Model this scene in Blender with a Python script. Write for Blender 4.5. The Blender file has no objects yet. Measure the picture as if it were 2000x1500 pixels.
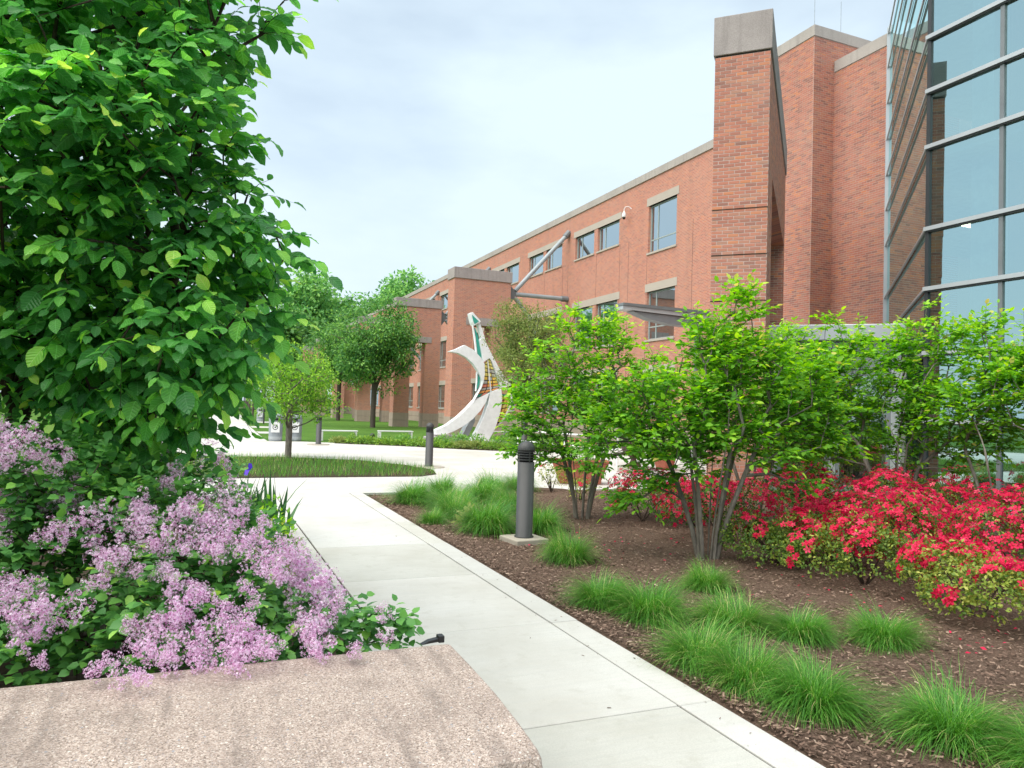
import bpy, math, random
import numpy as np
from mathutils import Matrix, Vector

# ------------------------------------------------------------------ camera, sky, sun, exposure
scene = bpy.context.scene
COL = scene.collection
CAM = np.array([0.0, 0.0, 1.55])
HEAD, PITCH, ROLL = math.radians(22.7), math.atan(47 / 1440.0), 0.031
_f = np.array([math.sin(HEAD) * math.cos(PITCH), math.cos(HEAD) * math.cos(PITCH), math.sin(PITCH)])
_r0 = np.array([math.cos(HEAD), -math.sin(HEAD), 0.0])
_u0 = np.cross(_r0, _f)
_r = math.cos(ROLL) * _r0 + math.sin(ROLL) * _u0
_u = -math.sin(ROLL) * _r0 + math.cos(ROLL) * _u0
cd = bpy.data.cameras.new('camera')
cd.sensor_width = 36.0
cd.lens = 36.0 * 1440.0 / 2000.0
cd.clip_start = 0.05
cd.clip_end = 3000.0
cam = bpy.data.objects.new('camera', cd)
COL.objects.link(cam)
cam.matrix_world = Matrix(((_r[0], _u[0], -_f[0], CAM[0]), (_r[1], _u[1], -_f[1], CAM[1]),
                           (_r[2], _u[2], -_f[2], CAM[2]), (0, 0, 0, 1)))
scene.camera = cam

SUN_EL, SUN_AZ = math.radians(58), math.radians(255)     # azimuth clockwise from +Y
world = bpy.data.worlds.new('World')
scene.world = world
world.use_nodes = True
wn, wl = world.node_tree.nodes, world.node_tree.links
wn.clear()
sky = wn.new('ShaderNodeTexSky')
sky.sky_type = 'NISHITA'
sky.sun_disc = False
sky.sun_elevation = SUN_EL
sky.sun_rotation = SUN_AZ
sky.air_density = 1.0
sky.dust_density = 2.0
wtc = wn.new('ShaderNodeTexCoord')
wmap = wn.new('ShaderNodeMapping'); wmap.inputs['Scale'].default_value = (1.0, 1.0, 2.6)
wno = wn.new('ShaderNodeTexNoise'); wno.inputs['Scale'].default_value = 1.6
wno.inputs['Detail'].default_value = 7.0; wno.inputs['Roughness'].default_value = 0.5
wra = wn.new('ShaderNodeValToRGB')
wra.color_ramp.elements[0].position = 0.36; wra.color_ramp.elements[0].color = (0.45, 0.45, 0.45, 1)
wra.color_ramp.elements[1].position = 0.62; wra.color_ramp.elements[1].color = (1.0, 1.0, 1.0, 1)
wmx = wn.new('ShaderNodeMix'); wmx.data_type = 'RGBA'
wmx.inputs['B'].default_value = (4.85, 5.75, 6.4, 1)           # the bright cloud layer
wbg = wn.new('ShaderNodeBackground'); wbg.inputs['Strength'].default_value = 0.05
wo = wn.new('ShaderNodeOutputWorld')
wl.new(wtc.outputs['Generated'], wmap.inputs['Vector'])
wl.new(wmap.outputs['Vector'], wno.inputs['Vector'])
wl.new(wno.outputs['Fac'], wra.inputs['Fac'])
wl.new(wra.outputs['Color'], wmx.inputs['Factor'])
wl.new(sky.outputs['Color'], wmx.inputs['A'])
wl.new(wmx.outputs['Result'], wbg.inputs['Color'])
wl.new(wbg.outputs['Background'], wo.inputs['Surface'])

sl = bpy.data.lights.new('sun', 'SUN')
sl.energy = 1.5
sl.angle = math.radians(80)
sl.color = (1.0, 0.94, 0.84)
so = bpy.data.objects.new('sun', sl)
COL.objects.link(so)
_sd = Vector((math.sin(SUN_AZ) * math.cos(SUN_EL), math.cos(SUN_AZ) * math.cos(SUN_EL), math.sin(SUN_EL)))
so.rotation_euler = _sd.to_track_quat('Z', 'Y').to_euler()

vs = scene.view_settings
vs.view_transform = 'Standard'
vs.look = 'None'
vs.gamma = 1.0
vs.exposure = 1.8
vs.use_curve_mapping = False
scene.cycles.max_bounces = 8
scene.cycles.transparent_max_bounces = 12

# ------------------------------------------------------------------ helpers
def link(o, parent=None):
    COL.objects.link(o)
    if parent is not None:
        o.parent = parent
    return o

def tag(o, label=None, cat=None, group=None, kind=None):
    if label: o['label'] = label
    if cat: o['category'] = cat
    if group: o['group'] = group
    if kind: o['kind'] = kind
    return o

def empty(name, loc=(0, 0, 0), rz=0.0, parent=None):
    o = bpy.data.objects.new(name, None)
    o.empty_display_size = 0.2
    link(o, parent)
    o.location = loc
    o.rotation_euler = (0, 0, rz)
    return o

def thing(name, label, cat, loc=(0, 0, 0), rz=0.0, group=None):
    return tag(empty(name, loc, rz), label, cat, group)

def copy_tree(o, parent=None):
    c = o.copy()
    link(c, parent)
    for ch in list(o.children):
        copy_tree(ch, c)
    return c

def dup(root, loc, rz, label, group=None):
    c = copy_tree(root)
    c.location = loc
    c.rotation_euler = (0, 0, rz)
    c['label'] = label
    if group: c['group'] = group
    return c

class MB:
    """collects faces; build() makes ONE mesh object"""
    def __init__(self):
        self.v, self.f, self.t = [], [], []
    def add(self, vs, fs, tint=0.5):
        n = len(self.v)
        self.v += [tuple(p) for p in vs]
        self.f += [tuple(i + n for i in f) for f in fs]
        self.t += [tint] * len(fs)
        return self
    def box(self, a, b, tint=0.5, M=None):
        x0, y0, z0 = a; x1, y1, z1 = b
        vs = [(x0, y0, z0), (x1, y0, z0), (x1, y1, z0), (x0, y1, z0), (x0, y0, z1), (x1, y0, z1), (x1, y1, z1), (x0, y1, z1)]
        if M is not None: vs = [tuple(M @ Vector(p)) for p in vs]
        return self.add(vs, [(0, 3, 2, 1), (4, 5, 6, 7), (0, 1, 5, 4), (1, 2, 6, 5), (2, 3, 7, 6), (3, 0, 4, 7)], tint)
    def tube(self, pts, r, n=8, cap=True, tint=0.5):
        pts = [Vector(p) for p in pts]
        rr = r if isinstance(r, (list, tuple)) else [r] * len(pts)
        vs, fs = [], []
        up = Vector((0.13, 0.21, 0.97))
        for i, p in enumerate(pts):
            d = (pts[min(i + 1, len(pts) - 1)] - pts[max(i - 1, 0)]).normalized()
            a = d.cross(up)
            if a.length < 1e-3: a = d.cross(Vector((1, 0, 0)))
            a.normalize(); b = d.cross(a)
            for k in range(n):
                q = 2 * math.pi * k / n
                vs.append(p + (a * math.cos(q) + b * math.sin(q)) * rr[i])
        for i in range(len(pts) - 1):
            for k in range(n):
                k2 = (k + 1) % n
                fs.append((i * n + k, i * n + k2, (i + 1) * n + k2, (i + 1) * n + k))
        if cap:
            fs.append(tuple(range(n)))
            fs.append(tuple((len(pts) - 1) * n + k for k in reversed(range(n))))
        return self.add(vs, fs, tint)
    def lathe(self, prof, n=24, c=(0, 0, 0), tint=0.5):
        vs, fs = [], []
        for (r, z) in prof:
            for k in range(n):
                q = 2 * math.pi * k / n
                vs.append((c[0] + r * math.cos(q), c[1] + r * math.sin(q), c[2] + z))
        for i in range(len(prof) - 1):
            for k in range(n):
                k2 = (k + 1) % n
                fs.append((i * n + k, i * n + k2, (i + 1) * n + k2, (i + 1) * n + k))
        fs.append(tuple(reversed(range(n))))
        fs.append(tuple((len(prof) - 1) * n + k for k in range(n)))
        return self.add(vs, fs, tint)
    def prism(self, poly, y0, y1, shear=0.0, tint=0.5):
        """outline in (x, z) given a thickness from y0 to y1"""
        n = len(poly)
        vs = [(x, y0 + shear * z, z) for x, z in poly] + [(x, y1 + shear * z, z) for x, z in poly]
        fs = [tuple(range(n)), tuple(reversed(range(n, 2 * n)))]
        for i in range(n):
            j = (i + 1) % n
            fs.append((i, i + n, j + n, j))
        return self.add(vs, fs, tint)
    def slab(self, poly, z0, z1, tint=0.5):
        n = len(poly)
        vs = [(x, y, z0) for x, y in poly] + [(x, y, z1) for x, y in poly]
        fs = [tuple(reversed(range(n))), tuple(range(n, 2 * n))]
        for i in range(n):
            j = (i + 1) % n
            fs.append((i, j, j + n, i + n))
        return self.add(vs, fs, tint)
    def mesh(self, name, mat=None, smooth=False, bevel=0.0):
        m = bpy.data.meshes.new(name)
        m.from_pydata(self.v, [], self.f)
        if len(self.t) == len(m.polygons):
            a = m.attributes.new('tint', 'FLOAT', 'FACE')
            a.data.foreach_set('value', self.t)
        if mat: m.materials.append(mat)
        if smooth: m.polygons.foreach_set('use_smooth', [True] * len(m.polygons))
        return m
    def build(self, name, mat, parent=None, smooth=False, bevel=0.0, seg=2):
        o = bpy.data.objects.new(name, self.mesh(name, mat, smooth))
        link(o, parent)
        if bevel:
            b = o.modifiers.new('bevel', 'BEVEL')
            b.width = bevel; b.segments = seg; b.limit_method = 'ANGLE'; b.angle_limit = math.radians(40)
        return o

def fix_normals(o):
    import bmesh
    bm = bmesh.new(); bm.from_mesh(o.data)
    bmesh.ops.recalc_face_normals(bm, faces=bm.faces)
    bm.to_mesh(o.data); bm.free()
    return o

def mesh_np(name, V, T, tint=None, mat=None, smooth=False, co=None):
    """triangle soup from arrays; tint is one value per triangle"""
    V = np.ascontiguousarray(V, dtype=np.float32); T = np.ascontiguousarray(T, dtype=np.int32)
    m = bpy.data.meshes.new(name)
    m.vertices.add(len(V)); m.vertices.foreach_set('co', V.ravel())
    m.loops.add(T.size); m.loops.foreach_set('vertex_index', T.ravel())
    m.polygons.add(len(T))
    m.polygons.foreach_set('loop_start', np.arange(0, T.size, 3, dtype=np.int32))
    m.update(calc_edges=True)
    if tint is not None:
        a = m.attributes.new('tint', 'FLOAT', 'FACE')
        a.data.foreach_set('value', np.ascontiguousarray(tint, dtype=np.float32))
    if mat: m.materials.append(mat)
    if co is not None:
        a = m.attributes.new('leafco', 'FLOAT_VECTOR', 'POINT'); a.data.foreach_set('vector', np.ascontiguousarray(co, dtype=np.float32).ravel())
    if smooth: m.polygons.foreach_set('use_smooth', np.ones(len(T), dtype=bool))
    m.validate()
    return m

def unit(a):
    return a / np.maximum(np.linalg.norm(a, axis=-1, keepdims=True), 1e-9)

def frames(d, n, s):
    """rotation*scale matrices whose x runs along d and whose z is near n"""
    d = unit(d); y = unit(np.cross(n, d)); z = np.cross(d, y)
    return np.stack([d, y, z], axis=-1) * np.asarray(s)[:, None, None]

def scatter(tV, tT, R, P):
    """copies of a small template placed by matrices; returns V, T"""
    N, n = len(P), len(tV)
    V = np.einsum('nij,kj->nki', R, tV) + P[:, None, :]
    T = tT[None, :, :] + (np.arange(N) * n)[:, None, None]
    return V.reshape(-1, 3), T.reshape(-1, 3)

def leaf_template(st, wd, fold=0.25, droop=0.15, wave=0.0):
    """leaf of unit length along x, folded along its midrib"""
    V = [(st[0], 0, 0)]
    rows = []
    for i in range(1, len(st) - 1):
        z = -droop * st[i] ** 2
        w = wd[i]
        o = len(V)
        V += [(st[i], w, z + fold * w + wave * (1 if i % 2 else -1)), (st[i], 0, z), (st[i], -w, z + fold * w - wave * (1 if i % 2 else -1))]
        rows.append(o)
    V.append((st[-1], 0, -droop))
    tip = len(V) - 1
    T = []
    a = rows[0]
    T += [(0, a + 1, a), (0, a + 2, a + 1)]
    for p, q in zip(rows[:-1], rows[1:]):
        T += [(p, p + 1, q + 1), (p, q + 1, q), (p + 1, p + 2, q + 2), (p + 1, q + 2, q + 1)]
    a = rows[-1]
    T += [(a, a + 1, tip), (a + 1, a + 2, tip)]
    return np.array(V), np.array(T)

LEAF_BIG = leaf_template([0, .08, .2, .34, .5, .66, .8, .91, 1], [0, .13, .24, .31, .345, .325, .24, .13, 0], 0.24, 0.34, 0.02)
LEAF_MID = leaf_template([0, .3, .65, 1], [0, .27, .24, 0], 0.25, 0.2)
LEAF_ROUND = leaf_template([0, .22, .6, 1], [0, .36, .36, 0], 0.2, 0.18)
LEAF_SMALL = leaf_template([0, .5, 1], [0, .28, 0], 0.25, 0.12)
# ------------------------------------------------------------------ materials
class NT:
    def __init__(self, name):
        self.m = bpy.data.materials.new(name); self.m.use_nodes = True
        self.n = self.m.node_tree.nodes; self.l = self.m.node_tree.links
        self.b = self.n['Principled BSDF']; self.out = self.n['Material Output']
    def new(self, t, **kw):
        x = self.n.new(t)
        for k, v in kw.items(): setattr(x, k, v)
        return x
    def link(self, a, b): self.l.new(a, b)
    def coord(self, kind='Object', scale=(1, 1, 1)):
        tc = self.new('ShaderNodeTexCoord'); mp = self.new('ShaderNodeMapping')
        mp.inputs['Scale'].default_value = scale
        self.link(tc.outputs[kind], mp.inputs['Vector'])
        return mp.outputs['Vector']
    def wpos(self, scale=1.0):
        g = self.new('ShaderNodeNewGeometry'); mp = self.new('ShaderNodeMapping')
        mp.inputs['Scale'].default_value = (scale,) * 3
        self.link(g.outputs['Position'], mp.inputs['Vector'])
        return mp.outputs['Vector']
    def noise(self, vec, scale, detail=4, rough=0.55):
        x = self.new('ShaderNodeTexNoise'); x.inputs['Scale'].default_value = scale
        x.inputs['Detail'].default_value = detail; x.inputs['Roughness'].default_value = rough
        self.link(vec, x.inputs['Vector']); return x.outputs['Fac']
    def ramp(self, fac, stops, interp='LINEAR'):
        x = self.new('ShaderNodeValToRGB'); cr = x.color_ramp; cr.interpolation = interp
        while len(cr.elements) < len(stops): cr.elements.new(0.5)
        for e, (p, c) in zip(cr.elements, stops):
            e.position = p; e.color = (*c, 1) if len(c) == 3 else c
        self.link(fac, x.inputs['Fac']); return x.outputs['Color']
    def mix(self, fac, a, b, mode='MIX'):
        x = self.new('ShaderNodeMix', data_type='RGBA', blend_type=mode)
        for s, v in (('Factor', fac), ('A', a), ('B', b)):
            if isinstance(v, (int, float)): x.inputs[s].default_value = v
            elif isinstance(v, tuple): x.inputs[s].default_value = (*v, 1)
            else: self.link(v, x.inputs[s])
        return x.outputs['Result']
    def math(self, op, a, b=0.0):
        x = self.new('ShaderNodeMath', operation=op)
        for i, v in enumerate((a, b)):
            if isinstance(v, (int, float)): x.inputs[i].default_value = v
            else: self.link(v, x.inputs[i])
        return x.outputs[0]
    def bump(self, h, strength=0.3, dist=0.01):
        x = self.new('ShaderNodeBump'); x.inputs['Strength'].default_value = strength; x.inputs['Distance'].default_value = dist
        self.link(h, x.inputs['Height']); self.link(x.outputs['Normal'], self.b.inputs['Normal'])
    def base(self, c, rough=0.8, metal=0.0, spec=0.3):
        if isinstance(c, tuple): self.b.inputs['Base Color'].default_value = (*c, 1)
        else: self.link(c, self.b.inputs['Base Color'])
        self.b.inputs['Roughness'].default_value = rough
        self.b.inputs['Metallic'].default_value = metal
        self.b.inputs['Specular IOR Level'].default_value = spec
        return self.m
    def tint(self):
        a = self.new('ShaderNodeAttribute', attribute_name='tint'); return a.outputs['Fac']
    def rnd(self):
        return self.new('ShaderNodeObjectInfo').outputs['Random']

def m_plain(name, c, rough=0.6, metal=0.0, spec=0.4, var=0.12, scale=6.0, bump=0.0):
    t = NT(name); v = t.coord()
    n = t.noise(v, scale, 6, 0.6)
    a = tuple(max(0, x * (1 - var)) for x in c); b = tuple(x * (1 + var) for x in c)
    col = t.ramp(n, [(0.3, a), (0.7, b)])
    if bump: t.bump(t.noise(v, scale * 12, 3), bump, 0.004)
    return t.base(col, rough, metal, spec)

def m_leaf(name, stops, trans=0.35, rough=0.45, spec=0.35, veins=False):
    t = NT(name)
    n = t.noise(t.coord(), 9.0, 2)
    f = t.math('ADD', t.tint(), t.math('MULTIPLY', t.math('SUBTRACT', n, 0.5), 0.25))
    col = t.ramp(f, stops)
    if veins:
        a = t.new('ShaderNodeAttribute', attribute_name='leafco'); sp = t.new('ShaderNodeSeparateXYZ'); t.link(a.outputs['Vector'], sp.inputs[0])
        ay = t.math('ABSOLUTE', sp.outputs['Y'])
        w = t.math('SINE', t.math('MULTIPLY', t.math('SUBTRACT', sp.outputs['X'], t.math('MULTIPLY', ay, 0.9)), 44.0))
        mid = t.math('LESS_THAN', ay, 0.014)
        vein = t.math('MAXIMUM', t.math('MULTIPLY', t.math('GREATER_THAN', w, 0.72), 0.5), mid)
        hv = t.new('ShaderNodeHueSaturation'); hv.inputs['Value'].default_value = 1.5; hv.inputs['Saturation'].default_value = 0.85; t.link(col, hv.inputs['Color'])
        col = t.mix(t.math('MULTIPLY', vein, 0.75), col, hv.outputs['Color'])
        t.bump(w, 0.35, 0.006)
    t.base(col, rough, 0.0, spec)
    tr = t.new('ShaderNodeBsdfTranslucent')
    hs = t.new('ShaderNodeHueSaturation'); hs.inputs['Hue'].default_value = 0.488
    hs.inputs['Saturation'].default_value = 1.1; hs.inputs['Value'].default_value = 1.7
    t.link(col, hs.inputs['Color']); t.link(hs.outputs['Color'], tr.inputs['Color'])
    mx = t.new('ShaderNodeMixShader'); mx.inputs['Fac'].default_value = trans
    t.link(t.b.outputs['BSDF'], mx.inputs[1]); t.link(tr.outputs['BSDF'], mx.inputs[2])
    t.link(mx.outputs['Shader'], t.out.inputs['Surface'])
    return t.m

BRICKS = [(0.0, (0.29, 0.14, 0.115)), (0.2, (0.40, 0.165, 0.125)), (0.42, (0.49, 0.185, 0.13)), (0.62, (0.53, 0.21, 0.145)),
          (0.8, (0.42, 0.22, 0.165)), (0.92, (0.60, 0.22, 0.11)), (1.0, (0.56, 0.25, 0.165))]

def m_brick_piece(name, use_obj):
    t = NT(name)
    f = t.rnd() if use_obj else t.tint()
    v = t.wpos()
    n = t.noise(v, 40, 4, 0.7)
    c = t.ramp(f, BRICKS)
    c = t.mix(t.ramp(n, [(0.35, (0, 0, 0)), (0.75, (0.4, 0.4, 0.4))]), c, (0.30, 0.2, 0.16))
    c = t.mix(t.ramp(t.noise(v, 0.5, 5), [(0.45, (0, 0, 0)), (0.75, (0.22, 0.22, 0.22))]), c, (0.55, 0.36, 0.3))
    t.bump(t.noise(v, 130, 4), 0.5, 0.003)
    return t.base(c, 0.9, 0, 0.15)

def m_brick_wall():
    t = NT('brick_wall')
    g = t.new('ShaderNodeNewGeometry'); sp = t.new('ShaderNodeSeparateXYZ'); t.link(g.outputs['Position'], sp.inputs[0])
    cb = t.new('ShaderNodeCombineXYZ')
    t.link(t.math('ADD', sp.outputs['X'], sp.outputs['Y']), cb.inputs['X']); t.link(sp.outputs['Z'], cb.inputs['Y'])
    bt = t.new('ShaderNodeTexBrick')
    bt.inputs['Scale'].default_value = 1.0
    bt.inputs['Brick Width'].default_value = 0.203; bt.inputs['Row Height'].default_value = 0.0677
    bt.inputs['Mortar Size'].default_value = 0.0052; bt.inputs['Mortar Smooth'].default_value = 0.2
    bt.inputs['Color1'].default_value = (0, 0, 0, 1); bt.inputs['Color2'].default_value = (1, 1, 1, 1)
    bt.inputs['Mortar'].default_value = (0.5, 0.5, 0.5, 1)
    t.link(cb.outputs[0], bt.inputs['Vector'])
    c = t.mix(0.4, t.ramp(bt.outputs['Color'], BRICKS), (0.48, 0.20, 0.14))
    c = t.mix(bt.outputs['Fac'], c, (0.58, 0.46, 0.40))
    v = t.wpos()
    c = t.mix(t.ramp(t.noise(v, 0.35, 6, 0.6), [(0.4, (0, 0, 0)), (0.72, (0.3, 0.3, 0.3))]), c, (0.5, 0.3, 0.23))
    sv = t.new('ShaderNodeMapping'); sv.inputs['Scale'].default_value = (1.2, 1.2, 0.09); t.link(g.outputs['Position'], sv.inputs['Vector'])
    c = t.mix(t.ramp(t.noise(sv.outputs[0], 1.0, 4), [(0.5, (0, 0, 0)), (0.75, (0.25, 0.25, 0.25))]), c, (0.25, 0.15, 0.12))
    t.bump(t.math('SUBTRACT', 1.0, bt.outputs['Fac']), 0.5, 0.008)
    return t.base(c, 0.9, 0, 0.15)

def m_stone(name, c, stain=0.5, fleck=0.12, streak=True):
    t = NT(name); v = t.wpos()
    n = t.noise(v, 90, 3, 0.7)
    lo = tuple(x * (1 - fleck * 2) for x in c); hi = tuple(min(1, x * (1 + fleck)) for x in c)
    col = t.ramp(n, [(0.3, lo), (0.55, c), (0.75, hi)])
    big = t.noise(v, 1.1, 6, 0.65)
    col = t.mix(t.ramp(big, [(0.42, (0, 0, 0)), (0.75, (stain,) * 3)]), col, tuple(x * 0.5 for x in c))
    if streak:
        mp = t.new('ShaderNodeMapping'); mp.inputs['Scale'].default_value = (5, 5, 0.35); t.link(v, mp.inputs['Vector'])
        st = t.noise(mp.outputs[0], 1.2, 4, 0.6)
        col = t.mix(t.ramp(st, [(0.52, (0, 0, 0)), (0.72, (stain * 0.8,) * 3)]), col, tuple(x * 0.42 for x in c))
    t.bump(n, 0.25, 0.004)
    return t.base(col, 0.88, 0, 0.2)

def m_concrete(name, c, per=0.075):
    t = NT(name); v = t.wpos()
    n1 = t.noise(v, 140, 2, 0.8); n2 = t.noise(v, 0.9, 7, 0.62); n3 = t.noise(v, 7, 6, 0.7)
    col = t.ramp(n1, [(0.25, tuple(x * 0.8 for x in c)), (0.5, c), (0.78, tuple(min(1, x * 1.1) for x in c))])
    col = t.mix(t.ramp(n2, [(0.40, (0, 0, 0)), (0.66, (0.75, 0.75, 0.75))]), col, (c[0] * 0.78, c[1] * 0.76, c[2] * 0.72))
    col = t.mix(t.ramp(n3, [(0.54, (0, 0, 0)), (0.72, (0.5, 0.5, 0.5))]), col, (c[0] * 0.70, c[1] * 0.68, c[2] * 0.63))
    mp = t.new('ShaderNodeMapping'); mp.inputs['Scale'].default_value = (1.1, 22, 1); t.link(v, mp.inputs['Vector'])
    br = t.noise(mp.outputs[0], 1.3, 6, 0.7)
    col = t.mix(t.ramp(br, [(0.45, (0, 0, 0)), (0.7, (0.45, 0.45, 0.45))]), col, (c[0] * 0.8, c[1] * 0.81, c[2] * 0.82))
    r = t.rnd()
    col = t.mix(1.0, col, t.ramp(r, [(0, (1 - per * 1.6, 1 - per * 1.5, 1 - per * 1.8)), (0.5, (1, 1, 1)), (1, (0.97, 0.985, 1.0))]), 'MULTIPLY')
    # small dark spots
    vo = t.new('ShaderNodeTexVoronoi'); vo.inputs['Scale'].default_value = 2.3; t.link(v, vo.inputs['Vector'])
    col = t.mix(t.ramp(vo.outputs['Distance'], [(0.0, (0.7, 0.7, 0.7)), (0.018, (0.6, 0.6, 0.6)), (0.03, (0, 0, 0))]), col, (0.16, 0.14, 0.12))
    t.bump(n1, 0.18, 0.003)
    return t.base(col, 0.9, 0, 0.2)

def m_aggregate():
    t = NT('exposed_aggregate'); v = t.wpos()
    vo = t.new('ShaderNodeTexVoronoi'); vo.inputs['Scale'].default_value = 240; vo.inputs['Randomness'].default_value = 1; t.link(v, vo.inputs['Vector'])
    sp = t.new('ShaderNodeSeparateColor'); t.link(vo.outputs['Color'], sp.inputs[0])
    col = t.ramp(sp.outputs[0], [(0, (0.16, 0.125, 0.105)), (0.2, (0.31, 0.245, 0.21)), (0.5, (0.42, 0.335, 0.29)), (0.75, (0.5, 0.405, 0.35)), (0.9, (0.64, 0.55, 0.49)), (1, (0.28, 0.25, 0.25))])
    v2 = t.new('ShaderNodeTexVoronoi'); v2.inputs['Scale'].default_value = 80; t.link(v, v2.inputs['Vector'])
    s2 = t.new('ShaderNodeSeparateColor'); t.link(v2.outputs['Color'], s2.inputs[0])
    mask = t.math('MULTIPLY', t.math('LESS_THAN', v2.outputs['Distance'], 0.34), t.math('GREATER_THAN', s2.outputs[0], 0.9))
    col = t.mix(mask, col, t.ramp(s2.outputs[1], [(0, (0.7, 0.64, 0.58)), (0.6, (0.62, 0.5, 0.42)), (0.8, (0.3, 0.31, 0.34))], 'CONSTANT'))
    st = t.noise(v, 4.2, 10, 0.74)
    col = t.mix(t.ramp(st, [(0.48, (0, 0, 0)), (0.66, (0.45, 0.45, 0.45))]), col, (0.19, 0.15, 0.13))
    mp = t.new('ShaderNodeMapping'); mp.inputs['Scale'].default_value = (7, 1.0, 1); t.link(v, mp.inputs['Vector'])
    col = t.mix(t.ramp(t.noise(mp.outputs[0], 1.4, 5, 0.6), [(0.52, (0, 0, 0)), (0.68, (0.55, 0.55, 0.55))]), col, (0.17, 0.14, 0.125))
    t.bump(t.math('ADD', vo.outputs['Distance'], t.noise(v, 60, 3)), 0.45, 0.004)
    return t.base(col, 0.85, 0, 0.25)

def m_mulch():
    t = NT('mulch_bed'); v = t.wpos()
    n = t.noise(v, 55, 6, 0.75)
    col = t.ramp(n, [(0.3, (0.06, 0.04, 0.03)), (0.5, (0.165, 0.11, 0.083)), (0.7, (0.29, 0.205, 0.155))])
    t.bump(n, 1.0, 0.03)
    return t.base(col, 0.95, 0, 0.1)

def m_lawn():
    t = NT('lawn_grass'); v = t.wpos()
    c = t.ramp(t.noise(v, 0.35, 5), [(0.3, (0.075, 0.17, 0.028)), (0.6, (0.11, 0.23, 0.035)), (0.75, (0.15, 0.26, 0.05))])
    c = t.mix(t.ramp(t.noise(v, 30, 4, 0.7), [(0.35, (0.5, 0.5, 0.5)), (0.6, (0, 0, 0))]), c, (0.045, 0.10, 0.02))
    t.bump(t.noise(v, 60, 3), 0.8, 0.05)
    return t.base(c, 0.9, 0, 0.1)

def m_glass(name, tint, refl, lo, hi):
    """coated pane: see-through tint under a fresnel-weighted mirror coat"""
    t = NT(name); t.n.remove(t.b)
    tr = t.new('ShaderNodeBsdfTransparent'); tr.inputs['Color'].default_value = (*tint, 1)
    gl = t.new('ShaderNodeBsdfGlossy'); gl.inputs['Color'].default_value = (*refl, 1); gl.inputs['Roughness'].default_value = 0.015
    n = t.new('ShaderNodeBump'); n.inputs['Strength'].default_value = 0.03; n.inputs['Distance'].default_value = 0.05
    t.link(t.noise(t.wpos(), 0.9, 1), n.inputs['Height']); t.link(n.outputs['Normal'], gl.inputs['Normal'])
    fr = t.new('ShaderNodeFresnel'); fr.inputs['IOR'].default_value = 1.5
    mr = t.new('ShaderNodeMapRange'); mr.inputs['To Min'].default_value = lo; mr.inputs['To Max'].default_value = hi
    t.link(fr.outputs[0], mr.inputs['Value'])
    mx = t.new('ShaderNodeMixShader'); t.link(mr.outputs[0], mx.inputs['Fac'])
    t.link(tr.outputs[0], mx.inputs[1]); t.link(gl.outputs[0], mx.inputs[2]); t.link(mx.outputs[0], t.out.inputs['Surface'])
    return t.m

def m_emit(name, c, s):
    t = NT(name); t.base((0.8, 0.8, 0.8)); t.b.inputs['Emission Color'].default_value = (*c, 1); t.b.inputs['Emission Strength'].default_value = s
    return t.m

def m_tinted(name, stops, rough=0.8, spec=0.2, interp='LINEAR'):
    t = NT(name); return t.base(t.ramp(t.tint(), stops, interp), rough, 0, spec)

def m_bark(name, c):
    t = NT(name); v = t.coord()
    mp = t.new('ShaderNodeMapping'); mp.inputs['Scale'].default_value = (1, 1, 0.3); t.link(v, mp.inputs['Vector'])
    n = t.noise(mp.outputs[0], 30, 5, 0.65)
    col = t.ramp(n, [(0.3, tuple(x * 0.5 for x in c)), (0.65, c), (0.8, tuple(x * 1.25 for x in c))])
    t.bump(n, 0.6, 0.01)
    return t.base(col, 0.9, 0, 0.15)

M = {}
M['brick_obj'] = m_brick_piece('brick_single', True)
M['brick_att'] = m_brick_piece('brick_many', False)
M['brick_wall'] = m_brick_wall()
M['mortar'] = m_plain('mortar', (0.54, 0.43, 0.39), 0.95, 0, 0.1, 0.12, 20)
M['cap'] = m_stone('cap_stone', (0.40, 0.355, 0.345), 0.5, 0.2)
M['cornice'] = m_stone('cornice_stone', (0.43, 0.39, 0.36), 0.35, 0.12)
M['lintel'] = m_stone('lintel_stone', (0.47, 0.415, 0.36), 0.2, 0.1, False)
M['plinth'] = m_stone('plinth_stone', (0.42, 0.335, 0.28), 0.3, 0.1)
M['granite_base'] = m_stone('sculpture_stone', (0.4, 0.39, 0.38), 0.3, 0.2)
M['concrete'] = m_concrete('concrete_paving', (0.58, 0.57, 0.54))
M['concrete_white'] = m_concrete('concrete_paving_pale', (0.60, 0.59, 0.56))
M['joint'] = m_plain('paving_joint', (0.05, 0.044, 0.038), 0.95, 0, 0.1, 0.2, 30)
M['pad'] = m_concrete('concrete_pad', (0.46, 0.42, 0.36))
M['aggregate'] = m_aggregate()
M['mulch'] = m_mulch()
M['chips'] = m_tinted('mulch_chips', [(0, (0.065, 0.043, 0.033)), (0.45, (0.19, 0.125, 0.095)), (0.8, (0.33, 0.235, 0.18)), (1, (0.55, 0.43, 0.34))], 0.9, 0.1)
M['soil'] = m_plain('soil', (0.06, 0.045, 0.03), 0.95, 0, 0.1, 0.35, 25, 0.6)
M['lawn'] = m_lawn()
M['ground'] = m_plain('far_ground', (0.07, 0.13, 0.03), 0.95, 0, 0.1, 0.3, 0.2)
M['dark_metal'] = m_plain('charcoal_metal', (0.05, 0.052, 0.054), 0.5, 0.0, 0.45, 0.08, 9, 0.05)
M['louver'] = m_plain('louver_dark', (0.012, 0.012, 0.013), 0.6, 0, 0.3)
M['strut'] = m_plain('strut_paint', (0.30, 0.345, 0.37), 0.42, 0.1, 0.5, 0.08, 3)
M['strut_dark'] = m_plain('strut_bracket_paint', (0.17, 0.19, 0.205), 0.5, 0.1, 0.5, 0.1, 3)
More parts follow.
